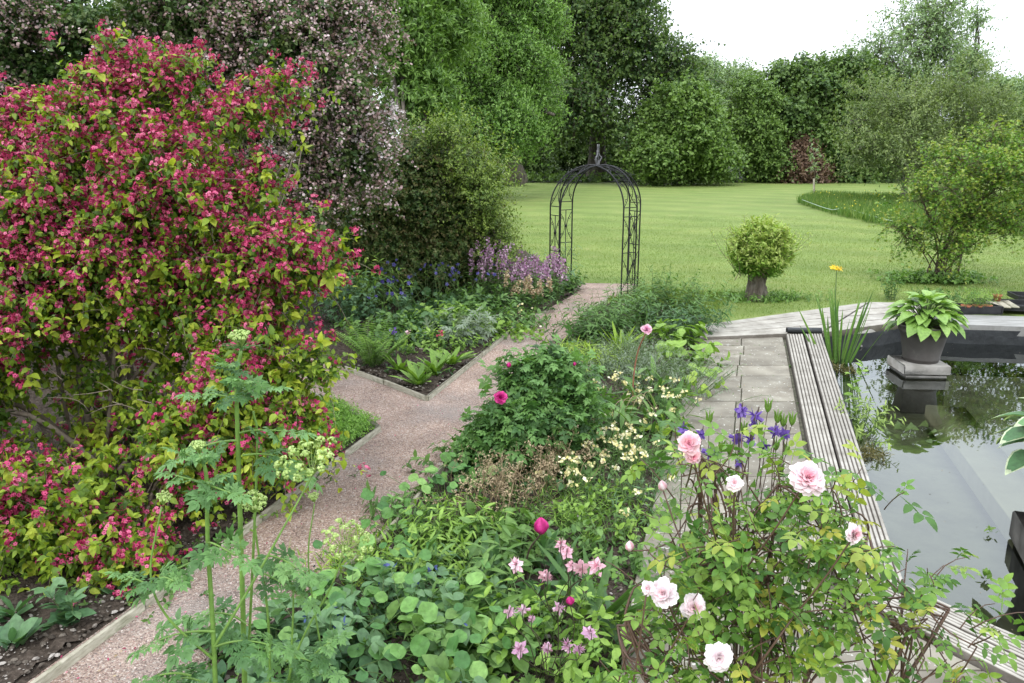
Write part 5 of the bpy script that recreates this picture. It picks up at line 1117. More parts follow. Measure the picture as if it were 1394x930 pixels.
# magenta rose bush
RO = leafshape(.30, ((.15, .75), (.4, 1.0), (.65, .85), (.86, .45)), .28, .28)
ROSEOV = joined([(RO, (0, .66), 0, .36), (RO, (.02, .58), 1.2, .32), (RO, (-.02, .58), -1.2, .32), (RO, (.02, .32), 1.25, .29), (RO, (-.02, .32), -1.25, .29), (diamond(.03), (0, 0), 0, .7)])
def rosebush(label, base, lobes, nclump, mat, leafsize, blooms, bmat, seed, buds=(), per=3, Lsh=.22, T=ROSELEAF, canes=9, name='rose_bush', stem=STEMG, caner=.007, group='rose bushes', skip=0, K=5, v=(.1, .9)):
    global r
    q = np.random.default_rng(seed); t = thing(name, label, 'rose bush', base, group); C, D, I = clump_points(q, lobes, nclump, .5, .12, back=.35, sub=(8, .5, .7)); n = len(C)*per
    B = np.repeat(C, per, 0) + q.standard_normal((n, 3))*Lsh*.2; d = nrm(np.repeat(D, per, 0) + q.standard_normal((n, 3))*.5 + [0, 0, .35]); P = shoots(q, B, d, Lsh*q.uniform(.6, 1.2, n), K, .2); lf = MB()
    leaves_on(lf, q, P, T, leafsize, 1, 1, 1.0, up=.9, v0=v[0], v1=v[1], droop=.15, vr=.2, skip=skip, vadd=np.repeat(q.standard_normal(len(C))*.12, per)); sm = MB(); tubes(sm, P, caner*.35, caner*.2, 4)
    ends = [np.array(l[:3]) for l in lobes]
    pts = [np.array(b[0]) for b in blooms] + [np.array(b[0]) for b in buds]
    for k in range(canes):
        b = np.array(base) + q.standard_normal(3)*[.06, .06, 0]; e = ends[k % len(ends)] + q.standard_normal(3)*.06; mid = b*.5 + e*.5 + q.standard_normal(3)*.08 + [0, 0, .1]; s = smooth_line([b, mid, e, e + (e - mid)*.12], 12); tubes(sm, s[None], caner*q.uniform(.8, 1.5), caner*.5, 6)
        J = np.argsort(np.linalg.norm(C - e, axis=1))[:20]; J = q.choice(J, min(12, len(J)), replace=False); s0 = s[q.integers(5, 12, len(J))]; tt = np.linspace(0, 1, 7)[None, :, None]; Q = s0[:, None]*(1 - tt) + C[J][:, None]*tt + q.standard_normal((len(J), 1, 3))*.03*np.sin(np.pi*tt); tubes(sm, Q, caner*.55, caner*.3, 5)
    for p in pts:
        j = C[np.argsort(np.linalg.norm(C - p + [0, 0, .12], axis=1))[3]]; s = smooth_line([j, j*.5 + p*.5 + [0, 0, -.01], p], 8); tubes(sm, s[None], caner*.4, caner*.35, 5)
    sm.build('canes', stem, t); lf.build('foliage', mat, t)
    for i, (p, f, rad, kw) in enumerate(blooms): bloom(t, p, f, rad, bmat, seed=seed*10 + i, **kw)
    for i, (p, f, L) in enumerate(buds): budshape(t, p, f, L, bmat, seed=seed + i)
    return t
Yr = G(700, 630)[1]
rb = G(705, 640)
m_ = lambda px, py, Y, s: s*mpp(px, py, Y)
rl = [lobe(722, 560, Yr, 50, 52, .3), lobe(745, 520, Yr + .2, 38, 26, .25), lobe(706, 520, Yr + .1, 20, 20, .18), lobe(750, 590, Yr + .1, 46, 36, .25), lobe(680, 604, Yr - .1, 36, 24, .2), lobe(782, 560, Yr + .1, 30, 34, .2), lobe(742, 496, Yr + .2, 16, 8, .1), lobe(652, 616, Yr - .1, 20, 12, .12)]
rosebush('leafy green rose bush with a magenta bloom leaning over the path', rb, rl, 300, LM('rose_leaf', [(.04, .10, .03), (.075, .17, .045), (.14, .27, .07)]), .105,
         [(at(681, 541, Yr - .35), (-.4, -1, .5), m_(681, 541, Yr, 8.5), {})], M_mag, 7, buds=[(at(692, 500, Yr - .1), (.2, -.3, 1), m_(692, 500, Yr, 8)), (at(782, 498, Yr), (0, -.2, 1), m_(782, 498, Yr, 6))], per=4)
# peony pink bud on a red stem
pb = G(862, 560); pt = thing('peony', 'single round pink peony bloom on a tall reddish stem above the lavender', 'flowering plant', pb, 'peonies'); pk = at(880, 449, pb[1] - .1)
mb = MB(); tube(mb, smooth_line([pb, at(862, 520, pb[1]), at(868, 480, pb[1]), pk + [0, 0, -.02]], 12), .009, .006, 6); mb.build('stem', LM('red_stem', [(.25, .09, .06), (.3, .14, .08)], trans=0), pt)
bloom(pt, pk, (0, -.9, .8), .055, LM('rose_pink', [(.5, .12, .3), (.68, .3, .48), (.78, .5, .62)], trans=.2), rings=5, open_=.65, seed=31)
# wallflowers, cream
for (px, py, n_, sp, lb) in ((830, 650, 26, .15, 'cream and white wallflower clump in the middle of the bed'), (862, 625, 22, .14, 'cream wallflowers near the paving edge'), (812, 690, 16, .12, 'lower sparse cream wallflowers near the bare soil'), (900, 570, 18, .14, 'cream wallflowers directly beside the flagstones'), (858, 560, 14, .12, 'white and cream wallflowers below the lavender'), (865, 665, 10, .1, 'few yellow cream wallflower heads by the paving edge')):
    t, P = upright('wallflower', lb, 'flowering plant', G(px, py), n_, .38, .5, LINEAR, .05, M_g1, K=10, pairs=3, rad=sp, group='cream wallflowers'); heads(t, P, 'flowers', M_cream, FLORET, .0145, 11, .019, .8, flat=.5)
# dry stems
for (px, py, n_, h, lb) in ((700, 690, 34, .45, 'tangle of dead brown stems left of the magenta peony bud'), (745, 665, 34, .42, 'dead straw coloured stems behind the magenta bud'), (660, 700, 26, .4, 'mixed dry and green seed stems above the nasturtiums')):
    t = thing('dried_stems_plant', lb, 'dead plant', G(px, py), 'dead stems in the middle bed'); B = ring_base(G(px, py), n_, .13); P = stalks(B, np.column_stack([r.normal(0, .3, n_), r.normal(0, .3, n_), np.ones(n_)]), h*r.uniform(.6, 1.1, n_), 8, .1, .12); mb = MB(); tubes(mb, P, .003, .0015, 4, r.random(n_)); q = P[:, 5:].reshape(-1, 3); e = np.repeat(q, 2, 0); Q = shoots(r, e, r.standard_normal((len(e), 3)) + [0, 0, .8], .09, 4, .1); tubes(mb, Q, .0016, .001, 3, r.random(len(e))); mb.build('stem', M_tan, t)
    mb = MB(); leaves_on(mb, r, Q, DIA, .016, 2, 2, .9); mb.build('seed_heads', M_tan, t)['kind'] = 'stuff'
# bare twig curls
tw_ = thing('bare_twig_plant', 'pale curling bare twigs rising behind the magenta rose bush', 'dead plant', G(780, 560), 'dead stems in the middle bed'); mb = MB()
for k in range(5): tube(mb, smooth_line([G(780, 560), at(768 + k*9, 520, 7.2), at(790 - k*6, 498, 7.2), at(770 + 12*k, 480 + 6*k, 7.2)], 16), .003, .0015, 4, .8)
for k in range(5): tube(mb, smooth_line([G(838, 580) + [.02*k, 0, 0], at(835 + k*8, 560, 6.6), at(845 + k*9, 545 - 3*k, 6.6), at(870 + k*7, 548 + k*3, 6.6)], 14), .003, .0015, 4, .8)
mb.build('stem', M_tan, tw_)

# nasturtiums
NAST = disc(11, .05, .1, 3)
def nasturtium(label, c, n, h, size, rad, mat, group='nasturtiums and round leaved plants'):
    t = thing('nasturtium', label, 'plant', c, group); B = ring_base(c, n, rad); e = B + np.column_stack([r.normal(0, .05, n), r.normal(-.02, .05, n), h*r.uniform(.5, 1.2, n)]); tt = np.linspace(0, 1, 6)[None, :, None]
    s0 = B*.5 + np.array(c)*.5; P = s0[:, None]*(1 - tt) + e[:, None]*tt + (e - s0)[:, None]*np.array([1, 1, 0])*(tt**2 - tt)*.6; mb = MB(); tubes(mb, P, .0028, .002, 4); mb.build('stem', STEMG, t)
    z = nrm(r.standard_normal((n, 3))*.35 + [0, -.25, 1]); x = nrm(np.cross(z, rand_dirs(r, n))); y = np.cross(z, x); S = size*r.uniform(.55, 1.15, n); mb = MB(); mb.inst(NAST, e - y*S[:, None]*.5, x, y, z, S, r.random(n)); mb.build('foliage', mat, t, smooth=False); return t
M_nas = LM('nasturtium_leaf', [(.06, .16, .045), (.13, .28, .07), (.23, .40, .11)], spec=.3)
for (px, py, n_, h, s_, rad, lb) in (
    (528, 715, 16, .2, .085, .11, 'nasturtium spilling over the timber board onto the path'),
    (606, 680, 20, .18, .085, .15, 'nasturtium below the magenta rose bush by the path'),
    (640, 670, 16, .2, .09, .13, 'round leaves among the green weeds above the dead stems'),
    (560, 745, 20, .16, .075, .14, 'small round leaved patch in the middle of the path side of the bed'),
    (500, 800, 26, .2, .09, .18, 'round leaved patch beside the pale umbel flower'),
    (545, 830, 26, .22, .09, .16, 'round leaves among the blue green honeywort'),
    (615, 880, 24, .26, .10, .16, 'largest nasturtium leaves at the lower middle of the bed'),
    (660, 905, 20, .26, .095, .16, 'broad nasturtium leaves left of the pink columbines'),
    (585, 930, 20, .24, .09, .16, 'nasturtium leaves cut by the bottom border'),
    (460, 880, 26, .24, .10, .18, 'round leaves between path and honeywort at the bottom')):
    nasturtium(lb, G(px, py), n_, h, s_, rad, M_nas)
# honeywort (blue green leaves with dark blue bracts)
M_ind = LM('indigo_bract', [(.03, .05, .12), (.05, .09, .22), (.09, .10, .30)], trans=.1)
for (px, py, n_, h, lb) in ((480, 850, 16, .4, 'blue green honeywort with indigo bracts near the path edge'), (520, 870, 16, .42, 'honeywort clump right in the middle of the round leaves'), (440, 905, 16, .42, 'honeywort clump at the bottom beside the angelica stems'), (560, 905, 16, .42, 'honeywort clump left of the large nasturtium leaves'), (500, 925, 14, .45, 'honeywort nearest the bottom border of the bed'), (405, 935, 14, .4, 'honeywort below the angelica leaves'), (585, 850, 12, .36, 'small honeywort with an indigo head beside dark soil')):
    t, P = upright('honeywort', lb, 'plant', G(px, py), int(n_*.55), h, .6, BROAD, .068, M_g3, K=7, rad=.13, group='honeywort plants', lsp=.9, up=.8); heads(t, P, 'flowers', M_ind, OVAL, .035, 3, .012, .45, zup=-.3)
for (px, py, n_, h, T_, L_, m_, lb) in (
    (590, 765, 60, .26, LANCE, .075, M_g2, 'bushy lance leaved weeds in the middle of the bed'),
    (620, 740, 60, .3, LANCE, .07, M_g2, 'bright lance leaved weeds left of the dead stems'),
    (600, 800, 44, .16, LANCE, .10, M_g3, 'low rosette like lance leaves beside bare soil'),
    (655, 760, 34, .26, BROAD, .08, M_g1, 'leafy weeds in front of the dead stems'),
    (690, 650, 30, .3, OVAL, .07, M_g5, 'dark leaves under the front of the magenta rose bush'),
    (640, 640, 34, .26, OVAL, .07, M_g1, 'leafy weeds between path board and rose bush'),
    (655, 850, 34, .3, LANCE, .10, M_g1, 'dark lance leaves behind the large nasturtium leaves'),
    (690, 800, 24, .36, LANCE, .13, M_g1, 'dark peony leaves at the foot of the pink columbines'),
    (790, 700, 70, .2, LINEAR, .06, M_g2, 'feathery bright green seedlings on the stony soil'),
    (770, 720, 40, .18, LINEAR, .06, M_g2, 'feathery low green tuft near the magenta bud'),
    (840, 720, 50, .25, OVAL, .05, M_g2, 'light green leafy clump next to the flagstones'),
    (845, 760, 40, .28, OVAL, .05, M_g1, 'leafy clump at the paving edge above the rose blooms'),
    (870, 690, 50, .26, LINEAR, .06, M_g3, 'blue grey fine leaved tuft by the paving edge'),
    (880, 640, 50, .3, LINEAR, .07, M_g1, 'fine leaved tuft between wallflowers and flagstones'),
    (735, 900, 30, .36, OVAL, .07, M_g2, 'yellow green leafy plant at the bottom under the pink columbines'),
    (790, 920, 30, .36, OVAL, .07, M_g2, 'light green leafy plant left of the pink rose bush base'),
    (760, 640, 30, .28, OVAL, .07, M_g1, 'leafy plant right in front of the rose bush beside stony soil'),
    (720, 740, 34, .2, OVAL, .06, M_g1, 'low green weeds under the magenta bud'),
    (560, 700, 26, .14, LANCE, .1, M_g1, 'thin weeds by the timber board among round leaves'),
    (480, 770, 40, .12, LINEAR, .1, M_lime, 'lime green grassy strip along the timber board'),
    (630, 910, 30, .3, BROAD, .09, M_g1, 'leaves filling the bottom middle under the nasturtiums'),
    (380, 920, 30, .3, BROAD, .09, M_g3, 'blue green leaves at the foot of the angelica')):
    upright('leafy_weed' if 'weed' in lb or 'seedling' in lb else 'leafy_perennial', lb, 'plant', G(px, py), n_, h, .6, T_, L_, m_, rad=.14, K=6)
# low ground layer of small weeds over the bed, uncountable
q = strew(r, bed_mid, 5200); q = q[(np.sin(q[:, 0]*3.1 + 1)*np.cos(q[:, 1]*2.3) + r.normal(0, .5, len(q))) > -.25]; n = len(q); P = shoots(r, np.column_stack([q, np.full(n, .035)]), r.standard_normal((n, 3))*[.8, .8, .2] + [0, 0, .7], r.uniform(.04, .14, n), 4, .3); mb = MB(); leaves_on(mb, r, P, OVAL, .035, 1, 2, .9)
o = mb.build('ground_cover_weeds', M_g1); tag(o, 'small green weeds and seedlings covering the soil of the middle bed', None, kind='stuff')
q = strew(r, bed_up, 9000); q = q[q[:, 0] > -4.5]; n = len(q); P = shoots(r, np.column_stack([q, np.full(n, .035)]), r.standard_normal((n, 3))*[.8, .8, .2] + [0, 0, .7], r.uniform(.05, .2, n), 4, .3); mb = MB(); leaves_on(mb, r, P, OVAL, .05, 1, 2, .9)
o = mb.build('ground_cover_weeds', M_g5); tag(o, 'small green weeds under the shrubs of the upper bed', None, kind='stuff')

# magenta peony bud
c = G(715, 800); t = thing('peony', 'pointed magenta peony bud on a dark stem in the middle of the bed', 'flowering plant', c, 'peonies'); k_ = at(737, 726, c[1] - .15)
mb = MB(); tube(mb, smooth_line([c, c*.5 + k_*.5 + [-.03, 0, .05], k_], 10), .007, .005, 6); mb.build('stem', STEMD, t)
budshape(t, k_, (-.05, -.1, 1), .105, M_mag, w=.42, seed=4)
lf = MB(); P = shoots(r, np.repeat(c[None], 9, 0) + [0, 0, .1], r.standard_normal((9, 3))*[1, 1, .2] + [0, 0, .6], .3, 5, .2); leaves_on(lf, r, P, LANCE, .17, 2, 3, .9); lf.build('foliage', M_g5, t)

# pink columbines in front, each bloom placed
def placed_columbine(label, base, flowers, mat, fs, leaf=M_g1, nleaf=10, h=.35, stem=STEMD, podmat=None, pods=(), name='columbine'):
    t = thing(name, label, 'flowering plant', base, 'columbines in the borders'); sm = MB(); base = np.array(base)
    for i, (p, s) in enumerate(flowers):
        p = np.array(p); b = base + r.normal(0, .03, 3)*[1, 1, 0]; mid = b*.4 + p*.6 + r.normal(0, .05, 3)*[1, .6, .4]; e = p + [0, 0, .018]; tube(sm, smooth_line([b, mid, e - [0, 0, .06], e + [.004, 0, 0], p], 18), .0024, .0012, 5)
        z = nrm(np.array([r.normal(0, .5), r.normal(-.4, .4), r.uniform(-.2, 1.0)])); x = nrm(np.cross(z, rand_dirs(r, 1)[0])); mb = MB(); mb.inst(AQ, p[None], x[None], np.cross(z, x)[None], z[None], np.array([[s*r.uniform(.6, .9), s*r.uniform(.6, .9), s*r.uniform(.9, 1.5)]]), r.uniform(.2, .6))
        z2 = nrm(z + r.normal(0, .35, 3)); x2 = nrm(np.cross(z2, rand_dirs(r, 1)[0])); mb.inst(AQ, p[None] + z2*.004, x2[None], np.cross(z2, x2)[None], z2[None], np.array([[s*.62, s*.55, s*1.0]]), r.uniform(.5, .95)); mb.build('flower', mat, t)
    for p in pods:
        pm = MB()
        p = np.array(p); b = base + r.normal(0, .03, 3)*[1, 1, 0]; tube(sm, smooth_line([b, b*.4 + p*.6 + r.normal(0, .05, 3)*[1, .6, .3], p], 12), .0022, .0014, 5)
        for k in range(5):
            a = k*1.256; x = np.array([math.cos(a), math.sin(a), 0]); tube(pm, smooth_line([p, p + x*.008 + [0, 0, .012], p + x*.009 + [0, 0, .028], p + x*.014 + [0, 0, .04]], 6), .0045, .001, 5)
        pm.build('seed_pod', M_g2, t)
    sm.build('stem', stem, t)
    lf = MB(); B = np.repeat(base[None], nleaf, 0); P = shoots(r, B, r.standard_normal((nleaf, 3))*[1, 1, .1] + [0, 0, .9], h*r.uniform(.6, 1.2, nleaf), 6, .3); tubes(lf, P, .0025, .002, 4, .4); leaves_on(lf, r, P, lobed([(-1.3, .5), (-.6, .55), (0, .6), (.6, .55), (1.3, .5)], .38, (0, .35)), .075, 4, 3, .9); lf.build('foliage', leaf, t)
pc = [((703, 770), .05), ((741, 783), .04), ((764, 742), .036), ((771, 752), .045), ((778, 771), .036), ((791, 772), .05), ((812, 772), .05), ((745, 785), .03)]
Y1 = 2.75
placed_columbine('pink columbines with several pale blooms beside the magenta bud', G(762, 850), [(at(x, y, Y1 + r.normal(0, .06)), s*.98) for (x, y), s in pc], M_pale, .04)
pc = [((694, 833), .034), ((713, 830), .034), ((708, 884), .042), ((745, 882), .034), ((772, 880), .04), ((787, 884), .04), ((802, 862), .046), ((760, 828), .036), ((724, 842), .024)]
placed_columbine('lilac pink columbines lower down near the bottom of the bed', G(745, 925), [(at(x, y, Y1 - .25 + r.normal(0, .06)), s*.98) for (x, y), s in pc], LM('lilac_petal', [(.45, .2, .38), (.62, .38, .56), (.76, .6, .7)], trans=.25), .04)
c = G(776, 880); k_ = at(776, 822, Y1); t = thing('rosebud_stem', 'small dark pink bud low between the pink columbines', 'flowering plant', c, 'small buds'); mb = MB(); tube(mb, smooth_line([c, (c + k_)/2 + [.02, 0, 0], k_], 8), .003, .002, 5); mb.build('stem', STEMD, t); budshape(t, k_, (0, -.2, 1), .035, M_mag, w=.5)
# iris sword leaves among them
rosette('iris_clump', 'broad sword leaves standing among the pink columbines', 'plant', G(812, 860), 9, .62, leafshape(.055, ((.4, 1), (.8, .7)), .25, .05), M_g1, flat=.25)
rosette('iris_clump', 'sword leaves between the pink columbines and the rose bush at the bottom', 'plant', G(850, 900), 7, .5, leafshape(.055, ((.4, 1), (.8, .7)), .25, .05), M_g5, flat=.3)

# ================================================================== POND OBJECTS
STONE = noisemat('grey_concrete_block', [(.3, (.22, .205, .185)), (.7, (.37, .355, .33))], 5, 9, bump=.4, bscale=30, layers=((4, .5, .65, (.1, .1, .085), .5),))
POT = noisemat('brown_plastic_pot', [(.3, (.07, .062, .057)), (.7, (.11, .10, .092))], 6, 8, rough=.55, bump=.15, layers=((11, .6, .68, (.14, .13, .11), .4),))
f0, f1, bl_ = G(1231.5, 498, .0), G(1296, 499, .0), G(1222, 481, 0)
fx = nrm(f1 - f0); ln = np.linalg.norm(f1 - f0); fy = np.array([-fx[1], fx[0], 0]); dp = ln*.95; pc_ = f0 + fx*ln/2 + fy*dp/2
t = thing('stone_plinth', 'square grey stone plinth standing in the pond under the hosta pot', 'plinth', (pc_[0], pc_[1], -.6), 'plinths in the pond')
mb = MB(); box(mb, (pc_[0], pc_[1], -.06), (ln, dp, .12), fx, fy, bev=.012); mb.build('cap_slab', STONE, t)
mb = MB(); box(mb, (pc_[0], pc_[1], -.37), (ln*.9, dp*.9, .49), fx, fy, bev=.01); mb.build('base', STONE, t)
def pot(label, c, R, h, lab_group, mat=POT):
    t = thing('plant_pot', label, 'plant pot', c, lab_group)
    mb = MB(); lathe(mb, c, [(0, 0.001), (R*.60, .001), (R*.62, .012), (R*.63, .03), (R*.655, .035), (R*.665, .05), (R*.65, .065), (R*.80, h*.68), (R*.86, h*.80), (R*.905, h*.815), (R*.915, h*.84), (R*.90, h*.855), (R*.93, h*.93), (R*.985, h*.95), (R, h*.985), (R*.97, h), (R*.90, h*.985), (R*.87, h*.9), (0, h*.9)], 48); mb.build('body', mat, t)
    return t
HOSTA = leafshape(.36, ((.08, .45), (.25, .95), (.45, 1.0), (.68, .75), (.86, .38)), .3, .38)
def hosta(label, c, n, L, mat, group, up0=.25, up1=1.45, edge=None, stalk=.3, only=None):
    t = thing('hosta', label, 'plant', c, group); a = np.arange(n)*2.4 + r.normal(0, .3, n) if only is None else r.uniform(only[0], only[1], n); u = (np.arange(n) + .5)/n; e = up0 + (up1 - up0)*u
    sp = MB(); lf = MB(); ed = MB(); dirh = np.column_stack([np.cos(a), np.sin(a), np.zeros(n)]); st = stalk*(.75 + .35*r.random(n)); tip = np.array(c) + dirh*(np.cos(e)*st)[:, None] + np.column_stack([0*a, 0*a, np.sin(e)*st*1.0 + .03])
    tt = np.linspace(0, 1, 6)[None, :, None]; P = np.array(c)[None, None]*(1 - tt) + tip[:, None]*tt + np.array([0, 0, 1])*np.sin(np.pi*tt)*.03; tubes(sp, P, .006, .004, 5)
    ax = nrm(dirh + np.column_stack([0*a, 0*a, np.tan(e*.62) - .42])); X, Y, Z = orient(r, ax, np.array([0, 0, 1.0]) + 0*ax, .15); S = L*r.uniform(.75, 1.1, n)
    lf.inst(HOSTA, tip, X, Y, Z, S, r.random(n)*.7 + .15)
    if edge is not None: 
        tv = HOSTA[0].copy(); tv[:, 0] *= 1.22; tv[:, 1] = tv[:, 1]*1.05 - .02; tv[:, 2] -= .012; ed.inst((tv, HOSTA[1]), tip, X, Y, Z, S, r.random(n)); ed.build('leaf_margins', edge, t)
    sp.build('stem', STEMG, t); lf.build('foliage', mat, t); return t
ptc = np.array([pc_[0], pc_[1], .001]); ptc[:2] += (fx*.02)[:2]
Rp = 36*mpp(1266, 436, ptc[1]); hp = .47
pot('dark brown tapering pot with ridged rim on the stone plinth in the pond', ptc, Rp, hp, 'pots in the pond')
M_hos = LM('hosta_leaf', [(.12, .23, .045), (.20, .35, .07), (.32, .47, .13)], spec=.4, rough=.4)
hosta('lush light green hosta with broad pointed leaves in the pot on the plinth', ptc + [0, 0, hp*.88], 110, .205, M_hos, 'hostas', up0=.05, stalk=.33)
mb = MB(); lathe(mb, ptc + [0, 0, hp*.9 + .002], [(0, .004), (Rp*.86, .0)], 24); single('potting_soil', mb, SOIL, 'dark soil inside the pot of the light green hosta', 'soil', ptc + [0, 0, hp*.9])
# second plinth at the right edge with variegated hosta
w0 = G(1378, 694, .06); q1 = nrm(w0 - G(1424, 775, .06)); q0 = np.array([q1[1], -q1[0], 0]); c = w0 + q0*.3 - q1*.28
t = thing('stone_plinth', 'dark wet plinth corner at the right border carrying a variegated hosta', 'plinth', (c[0], c[1], -.6), 'plinths in the pond')
SD = noisemat('dark_wet_block', [(.3, (.04, .038, .033)), (.7, (.11, .105, .095))], 6, bump=.4)
mb = MB(); box(mb, (c[0], c[1], -.04), (.6, .56, .2), q0, q1, bev=.012); mb.build('cap_slab', SD, t); mb = MB(); box(mb, (c[0], c[1], -.38), (.54, .5, .47), q0, q1, bev=.01); mb.build('base', SD, t)
c2 = np.array([c[0] - .03, c[1] + .1, .061]); pot('brown pot of the variegated hosta at the right border', c2, .27, .45, 'pots in the pond')
hosta('variegated hosta with white edged leaves at the right border above the water', c2 + [0, 0, .42], 46, .25, LM('dark_hosta_leaf', [(.05, .14, .05), (.10, .22, .08), (.16, .31, .12)], spec=.4), 'hostas', up0=.25, edge=LM('white_leaf_margin', [(.5, .58, .36), (.66, .7, .5)]), stalk=.34)
# submerged pale ledge
l0, l1 = G(1290, 560, -.35), G(1394, 690, -.35); d_ = nrm(l1 - l0); n_ = np.array([-d_[1], d_[0], 0])
mb = MB(); mid = (l0 + l1)/2 + d_*.4; box(mb, (mid[0] + n_[0]*.0, mid[1] + n_[1]*.0, -.42), (3.6, .42, .2), d_, n_, bev=.01); o = mb.build('underwater_ledge', noisemat('pale_submerged_slab', [(.3, (.55, .53, .43)), (.7, (.7, .68, .56))], 4)); tag(o, 'pale submerged ledge crossing the pond floor', None, kind='structure')
# water iris
c = np.array([*G(1142, 492, WZ)[:2], WZ]); t = thing('water_iris', 'yellow flag iris with tall sword leaves at the pond edge by the timber strip', 'flowering plant', c); lf = MB(); n = 30
B = c + np.column_stack([r.normal(0, .09, n), r.normal(0, .07, n), np.full(n, -.05)]); d = nrm(np.column_stack([(B[:, 0] - c[0])*2.6 + r.normal(0, .05, n), (B[:, 1] - c[1])*2 + r.normal(0, .05, n), np.ones(n)])); P = shoots(r, B, d, r.uniform(.6, 1.08, n), 9, .04, .02)
wv_ = np.array([.9, 1, 1, .98, .93, .85, .7, .45, .03])*.017; side = nrm(np.column_stack([np.ones(n), r.normal(0, .5, n), 0*B[:, 0]]))[:, None]
Lf = P - side*wv_[None, :, None]; Rt = P + side*wv_[None, :, None]; Md = P + np.array([0, -.006, 0]); V = np.stack([Lf, Md, Rt], 2).reshape(-1, 3); i_ = np.arange(n)[:, None, None]*27; k_ = np.arange(8)[None, :, None]*3; s_ = np.arange(2)[None, None, :]
lf.add(V, [np.stack([i_ + k_ + s_, i_ + k_ + s_ + 1, i_ + k_ + s_ + 4, i_ + k_ + s_ + 3], -1).reshape(-1, 4)], np.repeat(r.random(n), 27)); lf.build('foliage', LM('iris_leaf', [(.06, .14, .03), (.11, .22, .045), (.17, .3, .06)], trans=.2), t)
fpos = at(1139, 364, c[1]); mb = MB(); tube(mb, smooth_line([c, at(1137, 430, c[1]), fpos], 12), .008, .005, 6); mb.build('stem', STEMG, t)
for k in range(3):
    mb = MB(); z = nrm(np.array([r.normal(0, .4), -.4, 1])); x = nrm(np.cross(z, rand_dirs(r, 1)[0])); mb.inst(AQ, (fpos + [(k - 1)*.045, 0, -.01*k])[None], x[None], np.cross(z, x)[None], z[None], .055, .5); mb.build('flower', LM('flag_yellow', [(.65, .42, .01), (.8, .6, .03)]), t)
# loosestrife in water
c = np.array([*G(1172, 590, WZ)[:2], WZ]); t, P = upright('marginal_water_plant', 'light green bushy water plant with upright shoots beside the timber strip', 'plant', c, 26, .42, .6, LANCE, .07, LM('marginal_leaf', [(.12, .2, .04), (.2, .3, .07), (.3, .4, .1)]), K=12, rad=.06, group='plants growing in the pond', lsp=.7)
t, P = upright('marginal_water_plant', 'taller single leafy shoot rising above the bushy water plant', 'plant', c + [-.05, .05, 0], 3, .66, .1, OVAL, .075, M_g2, K=11, rad=.02, group='plants growing in the pond')
for (px, py, lb) in ((1150, 505, 'dead brown reed stubble under the iris leaves'), (1185, 620, 'submerged trailing weed in front of the bushy water plant')):
    c = np.array([*G(px, py, WZ)[:2], WZ]); t = thing('pond_weed', lb, 'water plant', c, 'plants growing in the pond'); P = shoots(r, ring_base(c, 26, .07), r.standard_normal((26, 3))*[.5, .5, .1] + [0, 0, .5], .18, 5, .6); mb = MB(); tubes(mb, P, .004, .002, 4, r.random(26)); leaves_on(mb, r, P, LINEAR, .07, 1, 2, .8); mb.build('foliage', LM('stale_leaf_' + str(px), [(.1, .09, .03), (.2, .18, .06)]), t)
for (px, py, k, lb) in ((1345, 727, 8, 'few small floating leaves near the dark plinth'), (1345, 790, 14, 'tuft of small leaves poking out of the water before the dark plinth')):
    c = np.array([*G(px, py, WZ)[:2], WZ]); rosette('floating_weed', lb, 'water plant', c, k, .06, OVAL, M_g2, 'plants growing in the pond', flat=1.4)
# liner fold and marginal pocket at the far left corner
mb = MB(); a_, b_, c_, d_ = G(1161, 455, .02), G(1186, 447, .06), G(1206, 462, -.12), G(1172, 471, -.12); V = [a_, b_, c_, d_]; V = [np.array(x) for x in V]; lo = [x + [0, 0, -.02] for x in V]
mb.add(V + lo, [[[3, 2, 1, 0], [4, 5, 6, 7], [0, 1, 5, 4], [1, 2, 6, 5], [2, 3, 7, 6], [3, 0, 4, 7]]]); single('slate_ramp', mb, STONE, 'grey slab sloping into the water behind the iris', 'slab', (a_ + c_)/2, smooth=False)
mb = MB(); tube(mb, [G(1071, 450, .13), G(1118, 450.5, .13)], .045, .045, 12); single('liner_roll', mb, LINER, 'rolled edge of black liner at the head of the ribbed timber strip', 'pond liner', G(1095, 451, .1))
# trays and pots beyond the coping
TRAY = noisemat('black_tray_plastic', [(.3, (.015, .015, .016)), (.7, (.035, .035, .037))], 8, rough=.45, bump=.1)
def tray(label, c, lx, ly, ang, h=.07):
    t = thing('plant_tray', label, 'tray', c, 'black trays by the pond'); X = np.array([math.cos(ang), math.sin(ang), 0]); Y = np.array([-X[1], X[0], 0]); c = np.array(c)
    mb = MB(); box(mb, c + [0, 0, .006], (lx, ly, .012), X, Y, bev=.002)
    for s in (-1, 1): box(mb, c + X*s*(lx/2) + [0, 0, h/2 + .013], (.016, ly, h), X, Y, bev=.003); box(mb, c + Y*s*(ly/2 - .02) + [0, 0, h/2 + .014], (lx - .02, .016, h), X, Y, bev=.003)
    mb.build('tray_body', TRAY, t, smooth=False); return t
tc0 = G(1335, 428, DZ + .02); tray('small black tray of seedling pots directly behind the hosta', tc0 + [0, .12, 0], .62, .3, .0, .11)
tray('long black tray holding grey boards beyond the coping', G(1385, 424, .06) + [.15, .3, 0], 1.1, .62, -.25)
tray('empty black tray at the far right border', G(1432, 415, .06) + [.1, .5, 0], .8, .5, -.2)
mb = MB(); cc = G(1372, 424, .1) + [.05, .25, .06]
for k in range(3): box(mb, cc + [.13*(k - 1), 0, .004*k], (.11, .55, .02), (.96, -.28, 0), (.28, .96, 0), bev=.004)
single('grey_boards', mb, EDGE, 'three weathered grey boards lying in the long black tray', 'boards', cc)
